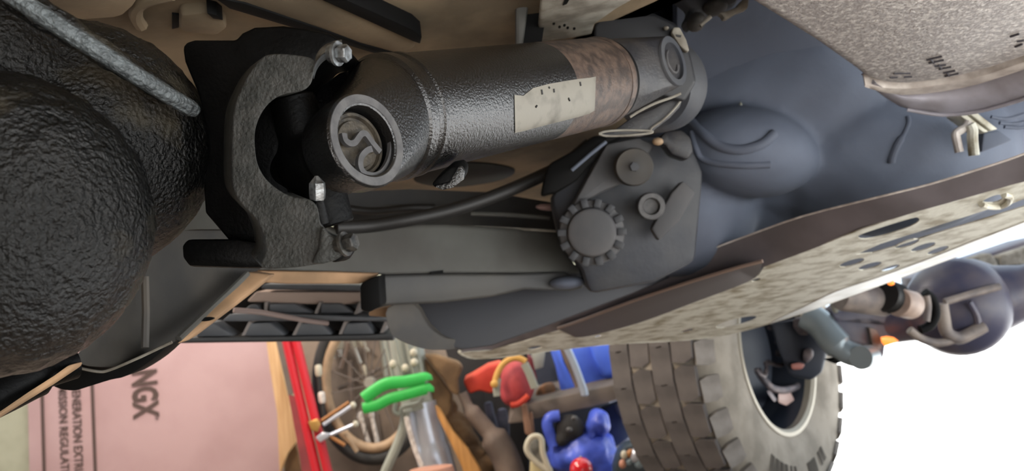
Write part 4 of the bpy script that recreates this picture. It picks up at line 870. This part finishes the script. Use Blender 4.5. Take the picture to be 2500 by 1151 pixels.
p, q = yt(358, 872), yt(372, 884); bm = B(); add_box(bm, ((p.x+q.x)/2, YB-.001, (p.z+q.z)/2), (.02, .0016, .02)); obj('printed_mark', bm, M['ink'], fb)

def plank(name, label, cat, pts, y, th, m, bev=.004):
    at = PY(y); bm = B(); add_prism(bm, [at(*p) for p in pts], Vector((0, th, 0))); o = obj(name, bm, m, None, 35, bev); tag(o, label, cat); return o
plank('wood_plank', 'pale raw wood plank leaning beside the pink board', 'plank', [(648, 820), (674, 820), (690, 920), (716, 1030), (722, 1080), (700, 1110), (682, 1160), (676, 1010), (658, 900)], 3.7, .03, M['wood'])
plank('scrap_block', 'dim brown wood offcut at the foot of pale plank', 'wood', [(694, 1110), (720, 1076), (738, 1160), (744, 1260), (694, 1260)], 3.75, .08, M['canvas'])
rd = thing('red_rack', 'bright red double tube frame leaning past the plank', 'frame', zfloor(PY(3.4)(800, 1151)))
at = PY(3.4)
for a, b in (((694, 810), (784, 1200)), ((717, 810), (812, 1200))):
    bm = B(); add_tube(bm, [at(*a), at(*b)], .0195, 12); obj('red_bar', bm, M['red'], rd)
bm = B(); add_prism(bm, [at(704, 964), at(740, 980), at(782, 1160), at(790, 1220), at(742, 1220), at(734, 1130)], Vector((0, .02, 0))); o = obj('panel', bm, M['darkred'], rd); tag(o, 'dull red side panel')
bm = B(); add_prism(bm, [at(672, 826), at(690, 826), at(716, 960), at(704, 968)], Vector((0, .012, 0))); obj('rear_slat', bm, M['shelf'], rd)
# bicycle wheel
at3 = PY(3.5)
bw_ = thing('bicycle_wheel', 'black and tan bicycle wheel standing beside the red frame', 'wheel', zfloor(at3(900, 1130)))
cc = at3(905, 935); rr = abs(at3(905, 1130).z-cc.z); rx_ = abs(at3(772, 935).x-cc.x)
def oval(k, n=64): return [cc+Vector((math.cos(2*math.pi*i/n)*rx_*k, 0, math.sin(2*math.pi*i/n)*rr*k)) for i in range(n+1)]
bm = B(); add_tube(bm, oval(.97), .026, 12, cap=False); obj('tyre', bm, M['rubber'], bw_, 80)
bm = B(); add_tube(bm, oval(.83), .022, 10, cap=False); obj('rim', bm, M['tan'], bw_, 80)
for i in range(16):
    a = math.pi*2*i/16+.1; bm = B(); add_tube(bm, [cc+Vector((math.cos(a+.5)*.02, .01, math.sin(a+.5)*.02)), cc+Vector((math.cos(a)*rx_*.8, 0, math.sin(a)*rr*.8))], .003, 6); obj('spoke', bm, M['shelf'], bw_)
bm = B(); add_lathe(bm, cc-Vector((0, .05, 0)), Vector((0, 1, 0)), [(0, 0), (0, .02), (.03, .026), (.07, .026), (.1, .02), (.1, 0)], 24); obj('hub', bm, M['chrome'], bw_)
plank('backing_sheet', 'taupe plywood sheet standing behind the bicycle wheel', 'board', [(724, 800), (1130, 800), (1150, 1290), (800, 1290)], 3.62, .02, mat('taupe_ply', C(136, 120, 106), .8, 0, C(112, 98, 86), 5), .004)
# silver tool rods with pale tips
def rod(name, label, cat, a, b, y, r, m, tip=None, group=None):
    at = PY(y); p, q = at(*a), at(*b); t = thing(name, label, cat, zfloor((p+q)/2), group)
    bm = B(); add_tube(bm, [p, q], r, 10); obj('shaft', bm, m, t)
    if tip:
        bm = B(); dd = (q-p).normalized(); add_lathe(bm, p-dd*.03, dd, [(0, 0), (.002, r*1.2), (.01, r*1.5), (.04, r*1.5), (.05, r), (.05, 0)], 12); obj('tip', bm, tip, t)
    return t
rod('tent_pole', 'white tipped short rod at far side of wheel top', 'rod', (810, 842), (813, 876), 3.58, .012, M['chrome'], M['cream'], 'rods over the bicycle wheel')
rod('tent_pole', 'white tipped rod close beside the first short rod', 'rod', (830, 842), (832, 872), 3.58, .010, M['chrome'], M['cream'], 'rods over the bicycle wheel')
rod('tent_pole', 'slanted pale rod crossing the wheel rim top', 'rod', (862, 840), (880, 888), 3.58, .010, M['chrome'], M['cream'], 'rods over the bicycle wheel')
rod('tent_pole', 'slim grey rod beside the slanted pale rod', 'rod', (884, 838), (900, 860), 3.58, .009, M['chrome'], M['cream'], 'rods over the bicycle wheel')
rod('tent_pole', 'rod with bright white knob above the green strap', 'rod', (892, 908), (900, 990), 3.58, .008, M['shelf'], M['cream'], 'rods over the bicycle wheel')
rod('tent_pole', 'pale rod falling below the green strap, first', 'rod', (882, 1022), (908, 1106), 3.58, .010, M['seam'], M['seam'], 'rods over the bicycle wheel')
rod('tent_pole', 'pale rod falling below the green strap, beside duct', 'rod', (906, 1010), (924, 1094), 3.58, .010, M['seam'], M['seam'], 'rods over the bicycle wheel')
rod('tent_pole', 'long pale rod along the silver duct', 'rod', (930, 820), (944, 930), 3.58, .010, M['palegrey'], None, 'rods over the bicycle wheel')
rod('tent_pole', 'rosy brown rod slanting across the tan rim', 'rod', (852, 838), (832, 900), 3.58, .010, mat('rosy_rod', CB(176, 150, 134), .4), None, 'rods over the bicycle wheel')
rod('tent_pole', 'dark slim rod with pale cap beside wheel tyre', 'rod', (778, 908), (782, 960), 3.42, .010, M['rubber'], M['cream'], 'rods over the bicycle wheel')
rod('tent_pole', 'dark slim rod with rosy cap under the pale capped one', 'rod', (786, 974), (792, 1030), 3.42, .010, M['rubber'], M['seam'], 'rods over the bicycle wheel')
rod('tent_pole', 'grey brown rod running across the wheel spokes', 'rod', (826, 950), (930, 900), 3.58, .008, M['shelf'], None, 'rods over the bicycle wheel')
rod('tent_pole', 'taupe rod standing upright behind the spokes', 'rod', (854, 880), (860, 1000), 3.58, .012, M['greybrown'], None, 'rods over the bicycle wheel')
# clamp with two arms
at = PY(3.34)
cl = thing('bar_clamp', 'brass and chrome bar clamp gripping the red frame', 'clamp', zfloor(at(770, 1060)))
def bar(nm, a, b, r, m, par, y=3.34, tipm=None):
    q = PY(y); p1, p2 = q(*a), q(*b); bm = B(); add_tube(bm, [p1, p2], r, 10); obj(nm, bm, m, par)
    if tipm: bm = B(); add_ell(bm, p2, (Vector((1, 0, 0)), Vector((0, 1, 0)), Vector((0, 0, 1))), (r*1.7, r*1.7, r*1.9), 2); obj(nm+'_tip', bm, tipm, par, 80)
bar('arm', (790, 1038), (862, 990), .0075, M['silver'], cl, tipm=M['cream'])
bar('brass_arm', (785, 1028), (852, 983), .007, M['copperrod'], cl, 3.36)
bar('arm', (800, 1066), (868, 1036), .0075, M['silver'], cl, tipm=M['cream'])
bar('leg', (805, 1066), (842, 1088), .008, M['copperrod'], cl)
bar('leg', (842, 1060), (872, 1104), .009, M['tan'], cl, 3.37)
bm = B(); add_hull(bm, [PY(y_)(x, y) for y_ in (3.32, 3.39) for x, y in ((752, 1030), (776, 1022), (784, 1036), (776, 1056), (760, 1052))]); obj('jaw', bm, M['brass'], cl, 40, .005)
bm = B(); add_hull(bm, [PY(y_)(x, y) for y_ in (3.31, 3.37) for x, y in ((770, 1070), (786, 1056), (806, 1058), (800, 1070), (782, 1082))]); obj('jaw', bm, M['silver'], cl, 40, .005)
# silver duct bundle and green straps
at = PY(2.95)
dc = thing('metal_duct', 'fat silver metal duct standing under the green straps', 'duct', zfloor(at(1060, 1151)))
bm = B(); add_tube(bm, spline([at(1030, 985), at(1042, 1040), at(1056, 1100), at(1072, 1160), at(1090, 1260)], 5), [.058]*10+[.064]*11, 24, None); obj('duct_tube', bm, M['silver'], dc, 60)
bm = B(); add_tube(bm, spline([at(985, 800), at(998, 880), at(1016, 960), at(1026, 1000)], 5), [.062]*16, 10, None); obj('fluted_sleeve', bm, M['palegrey'], dc, 20)
for x in (948, 972, 1000, 1020):
    bm = B(); add_tube(bm, [PY(2.86)(x-10, 820), PY(2.86)(x+12, 925)], .007, 8); obj('flute', bm, M['palegrey'], dc)
bm = B(); add_tube(bm, spline([PY(2.88)(*q) for q in ((990, 1006), (986, 1040), (968, 1092), (942, 1150), (924, 1200))], 5), .017, 10); obj('curved_leg', bm, M['palegrey'], dc)
bm = B(); add_tube(bm, spline([PY(2.80)(*q) for q in ((992, 1018), (1002, 1060), (1018, 1110), (1036, 1150), (1052, 1190))], 5), .009, 10); obj('curved_leg', bm, M['seam'], dc)
bm = B(); add_tube(bm, spline([PY(2.86)(*q) for q in ((966, 985), (964, 1006), (976, 1012), (982, 996), (1020, 985), (1032, 970))], 5), .008, 8); obj('buckle', bm, M['palegrey'], dc)
for px, py in ((960, 890), (1012, 886), (990, 900), (1010, 862)):
    bm = B(); add_ell(bm, PY(2.85)(px, py), (Vector((1, 0, 0)), Vector((0, 1, 0)), Vector((0, 0, 1))), (.014, .014, .016), 2); obj('knob', bm, M['cream'], dc, 80)
for i, pts in enumerate(([(888, 974), (912, 956), (944, 938), (990, 933), (1036, 925), (1042, 930)], [(886, 998), (920, 990), (950, 975), (992, 964), (1042, 950), (1046, 956)])):
    bm = B(); add_tube(bm, spline([PY(2.80)(*q) for q in pts], 5), .0215 if i == 0 else .019, 10, Vector((0, 1, 0)), .45)
    o = obj('cargo_strap', bm, M['green'], None, 60); tag(o, ('upper' if i == 0 else 'lower')+' bright green webbing strap around the silver duct', 'strap', 'green straps round the duct')
# canvas bag, wood handle, taupe tube
def lump(name, label, cat, ells, y, m, voxel=.01, sm=4, parts=None):
    t = None; bm = B()
    for cx, cy, rx, ry, rz, rot in ells:
        c0 = PY(y)(cx, cy); d = (c0-CAM).dot(CF); a = math.radians(rot)
        add_ell(bm, c0, (CR*math.cos(a)+CU*math.sin(a), -CR*math.sin(a)+CU*math.cos(a), CF), (rx*d/FPX, ry*d/FPX, rz), 3)
    return bm
cb = thing('canvas_bag', 'folded brown canvas bag hanging beside the silver duct', 'bag', zfloor(PY(3.0)(1090, 960)))
slab('front_flap', [(1032, 868), (1060, 866), (1120, 886), (1130, 900), (1118, 930), (1120, 970), (1100, 960), (1082, 930), (1050, 890)], PY(2.9), .05, M['canvas'], cb, bevel=.015, bseg=3)
slab('side_fold', [(1030, 872), (1046, 886), (1080, 930), (1104, 966), (1100, 1010), (1076, 1040), (1058, 1000), (1040, 940)], PY(2.93), .06, M['canvas'], cb, bevel=.015, bseg=3)
bm = lump('', '', '', [(px, py, rx, ry, .05, -40) for px, py, rx, ry in ((1092, 1000, 30, 22), (1112, 1030, 34, 24), (1136, 1068, 34, 26), (1158, 1104, 32, 26), (1182, 1140, 36, 28), (1196, 1180, 36, 30))], 3.02, None); blob('crumpled_fold', bm, M['canvas'], cb, .009, 3, .05, .045)
plank('wooden_pole', 'honey brown wooden pole slanting beside the duct', 'pole', [(1060, 988), (1074, 1000), (1104, 1052), (1140, 1094), (1168, 1140), (1200, 1210), (1150, 1210), (1126, 1140), (1098, 1080), (1068, 1020)], 2.85, .04, M['wood2'], .012)
bm = B(); add_tube(bm, spline([PY(2.92)(*q) for q in ((1128, 960), (1150, 1004), (1196, 1058), (1230, 1110), (1250, 1170), (1262, 1240))], 5), [.018]*5+[.03]*6+[.05]*15, 14); o = obj('rolled_mat', bm, M['greybrown'], None, 60); tag(o, 'taupe rolled mat slanting between handle and tools', 'mat')
# red bag and hat
rbg = thing('red_stuff_sack', 'orange red stuff sack lying under the skid plate tip', 'bag', zfloor(PY(3.0)(1180, 960)))
slab('sack', [(1130, 930), (1150, 920), (1190, 896), (1222, 888), (1228, 900), (1208, 930), (1210, 960), (1196, 962), (1170, 955), (1146, 964), (1136, 945)], PY(2.95), .10, M['redbag'], rbg, bevel=.02, bseg=3)
rc = thing('red_hat', 'crimson cap with yellow and grey trim beside the sack', 'cap', zfloor(PY(2.9)(1260, 940)))
bm = lump('', '', '', [(1263, 936, 42, 56, .09, 8), (1258, 960, 38, 34, .08, 0)], 2.9, None); blob('crown', bm, M['redhat'], rc, .008, 4)
bm = B(); add_tube(bm, spline([PY(2.8)(*q) for q in ((1207, 940), (1214, 914), (1228, 890), (1248, 877), (1268, 876), (1284, 884))], 5), .011, 10); obj('trim_band', bm, M['yellow'], rc)
bm = B(); add_tube(bm, spline([PY(2.79)(*q) for q in ((1280, 888), (1292, 912), (1306, 948))], 5), .014, 8, Vector((0, 1, 0)), .5); obj('grey_strap', bm, M['palegrey'], rc)
bm = B(); add_tube(bm, spline([PY(2.8)(*q) for q in ((1216, 924), (1212, 950), (1214, 968))], 5), .012, 8, Vector((0, 1, 0)), .5); obj('grey_strap', bm, M['palegrey'], rc)
bm = B(); add_tube(bm, spline([PY(2.8)(*q) for q in ((1246, 990), (1262, 988), (1278, 978), (1290, 966))], 5), .010, 8); obj('brim', bm, M['redbag'], rc)
bm = B(); add_ell(bm, PY(2.78)(1207, 938), (Vector((1, 0, 0)), Vector((0, 1, 0)), Vector((0, 0, 1))), (.014, .01, .014), 2); obj('button', bm, M['yellow'], rc, 80)
slab('dark_side', [(1288, 868), (1300, 876), (1312, 930), (1306, 946), (1290, 900)], PY(2.84), .05, mat('maroon_fabric', CB(120, 38, 46), .8), rc, bevel=.006)
# slate clothes, dark shelf back
plank('dark_backboard', 'charcoal cabinet side behind the caps and bags', 'board', [(1080, 830), (1345, 830), (1345, 1290), (1180, 1290), (1130, 1000)], 3.25, .03, M['darkcloth'])
for i, (pts, lb) in enumerate((([(1180, 985), (1200, 980), (1206, 1010), (1220, 1060), (1210, 1070), (1190, 1030)], 'slim slate blue cloth hanging beside the mat'), ([(1214, 1000), (1236, 996), (1244, 1030), (1244, 1090), (1230, 1110), (1206, 1050)], 'wider slate blue cloth hanging under the cap'))):
    plank('hanging_cloth', lb, 'cloth', pts, 3.05+.03*i, .04, M['bluegrey'], .012)
plank('orange_rag', 'small orange brown rag on the shelf beside the cap', 'rag', [(1312, 952), (1330, 938), (1350, 934), (1358, 946), (1354, 962), (1330, 968), (1306, 974)], 2.95, .08, mat('orange_brown_rag', CB(196, 132, 82), .8, 0, CB(120, 92, 70), 14), .02)
# shelf beam
sf = thing('shelf', 'taupe shelf board dividing the blue bags', 'shelf', zfloor(PY(2.95)(1420, 980)))
slab('shelf_board', [(1256, 994), (1300, 984), (1420, 958), (1540, 930), (1560, 926), (1560, 964), (1440, 996), (1296, 1026), (1280, 1032), (1240, 1036)], PY(2.85), .30, M['shelf'], sf, bevel=.006)
slab('shelf_post', [(1272, 990), (1286, 988), (1302, 1060), (1296, 1068), (1282, 1060)], PY(2.82), .02, mat('rosy_brown_post', CB(160, 122, 100), .7), sf, bevel=.004)
slab('shelf_post', [(1292, 1010), (1300, 1008), (1306, 1060), (1298, 1064)], PY(2.83), .02, bpy.data.materials['rosy_brown_post'], sf, bevel=.004)
bt = thing('blue_tarp', 'folded bright blue tarp standing above the shelf', 'tarp', zfloor(PY(3.0)(1450, 900)))
slab('fold', [(1388, 850), (1512, 830), (1514, 880), (1522, 926), (1440, 950), (1428, 946), (1400, 880)], PY(2.98), .12, M['bluetarp'], bt, bevel=.03, bseg=3)
slab('fold', [(1338, 840), (1364, 845), (1378, 890), (1410, 952), (1372, 966), (1358, 900)], PY(2.95), .08, M['bluetarp'], bt, bevel=.02, bseg=3)
slab('fold', [(1440, 838), (1500, 832), (1512, 905), (1476, 930), (1450, 880)], PY(2.94), .05, M['bluetarp'], bt, bevel=.02, bseg=3)
bm = B(); pp_ = [PY(2.82)(*q) for q in ((1378, 838), (1402, 890), (1424, 950), (1428, 968))]; add_tube(bm, spline(pp_, 4), [.013]*12+[.006], 10); o = obj('tent_stake', bm, mat('pale_blue_pole', CB(186, 198, 216), .35, .2), None, 60); tag(o, 'pale tapered pole leaning against the blue tarp', 'pole')
bm = B(); add_tube(bm, [PY(2.86)(1370, 840), PY(2.86)(1390, 888), PY(2.86)(1412, 944)], .012, 8); o = obj('wood_dowel', bm, M['greybrown'], None, 60); tag(o, 'grey brown dowel beside the pale tapered pole', 'pole')
bbg = thing('blue_bag', 'crinkled blue bag with dark opening below the shelf', 'bag', zfloor(PY(2.85)(1420, 1100)))
bm = lump('', '', '', [(1420, 1100, 84, 56, .12, 12), (1370, 1110, 34, 44, .08, 0), (1460, 1120, 50, 60, .1, 0)], 2.9, None); blob('bag_body', bm, M['bluebag'], bbg, .01, 3, .02, .05)
bm = B(); add_tube(bm, spline([PY(2.82)(*q) for q in ((1352, 1090), (1342, 1060), (1336, 1036), (1344, 1020), (1366, 1016))], 5), .020, 10, None); obj('handle_loop', bm, M['bluebag'], bbg, 80)
bm = lump('', '', '', [(1462, 1030, 26, 34, .06, 10), (1440, 1050, 12, 30, .05, 0)], 2.85, None); blob('bag_flap', bm, M['bluebag'], bbg, .008, 3, .015, .04)
bm = lump('', '', '', [(1392, 1046, 36, 34, .05, 0), (1370, 1070, 22, 20, .05, 0)], 2.84, None); blob('dark_opening', bm, M['darkcloth'], bbg, .008, 3)
for px, py in ((1390, 1050), (1402, 1022)):
    bm = B(); add_ell(bm, PY(2.77)(px, py), CAX, (.011, .009, .008), 2); obj('snap', bm, M['bossface'], bbg, 80)
plank('navy_cloth', 'navy cloth bundle hanging beside the tyre tread', 'cloth', [(1460, 1000), (1548, 966), (1552, 1010), (1540, 1070), (1500, 1100), (1480, 1060)], 3.0, .08, M['navy'], .02)
plank('slate_sheet', 'pale slate cloth corner between shelf and tyre', 'cloth', [(1500, 990), (1560, 970), (1556, 1024), (1534, 1036), (1510, 1020)], 2.96, .02, M['bluegrey'], .01)
plank('dark_cabinet', 'navy black cabinet back behind the blue bags', 'cabinet', [(1290, 820), (1640, 800), (1660, 1290), (1290, 1290)], 3.2, .04, mat('navy_black_board', CB(44, 50, 66), .8), .004)
ch = thing('cream_handle', 'cream looped plastic handle below the shelf post', 'handle', zfloor(PY(2.7)(1310, 1100)))
bm = B(); add_tube(bm, spline([PY(2.7)(*q) for q in ((1346, 1160), (1326, 1110), (1322, 1076), (1312, 1066), (1296, 1070), (1286, 1090), (1290, 1108), (1310, 1130), (1336, 1150))], 5), .010, 10); obj('loop', bm, M['cream'], ch, 80)
slab('grip', [(1288, 1080), (1300, 1070), (1314, 1070), (1330, 1140), (1316, 1136), (1292, 1104)], PY(2.72), .02, M['lightpan'], ch, bevel=.008)
slab('jug', [(1296, 1130), (1310, 1126), (1352, 1156), (1356, 1250), (1290, 1250)], PY(2.73), .08, mat('cream_yellow_jug', CB(206, 190, 144), .5), ch, bevel=.015)
rbk = thing('red_ball', 'glossy red ball below the crinkled blue bag', 'ball', zfloor(PY(2.6)(1420, 1150)))
bm = B(); add_ell(bm, PY(2.6)(1419, 1146), CAX, (.036, .036, .036), 3); obj('ball', bm, M['redgloss'], rbk, 80)
bm = B(); add_tube(bm, [PY(2.6)(1418, 1121), PY(2.6)(1417, 1114)], [.006, .002], 8); obj('nub', bm, M['palegrey'], rbk)
jr = thing('glass_jar', 'jar of shiny hardware beside the tyre tread', 'jar', zfloor(PY(2.6)(1550, 1130)))
for px, py, r, mm in ((1560, 1090, 14, 'silver'), (1552, 1112, 15, 'silver'), (1524, 1112, 9, 'cream'), (1538, 1108, 9, 'copperrod'), (1520, 1134, 9, 'skin'), (1560, 1130, 12, 'glassy'), (1536, 1128, 8, 'glassy')):
    bm = B(); d = 2.55; ell_px(bm, px, py, d, r, r*1.3, r*d/FPX, 2, random.uniform(-30, 30)); obj('hardware_piece', bm, M[mm], jr, 80)
slab('jar_body', [(1500, 1150), (1510, 1110), (1530, 1090), (1580, 1080), (1596, 1120), (1600, 1200), (1500, 1200)], PD(2.62), .08, mat('dark_teal_jar', CB(58, 70, 78), .4), jr, bevel=.015)
bt2 = thing('salmon_tub', 'salmon plastic tub rim at the foot of the duct', 'tub', zfloor(PY(2.7)(1060, 1170)))
bm = B(); add_lathe(bm, PY(2.7)(1056, 1178), UPV, [(-.3, 0), (-.3, .06), (.03, .075), (.045, .07), (.045, 0)], 32); obj('tub_body', bm, M['skin'], bt2)
plank('grey_plate', 'grey green metal plate behind the skid plate edge', 'plate', [(1296, 862), (1332, 858), (1326, 898), (1306, 904)], 3.1, .02, M['palegrey'], .004)
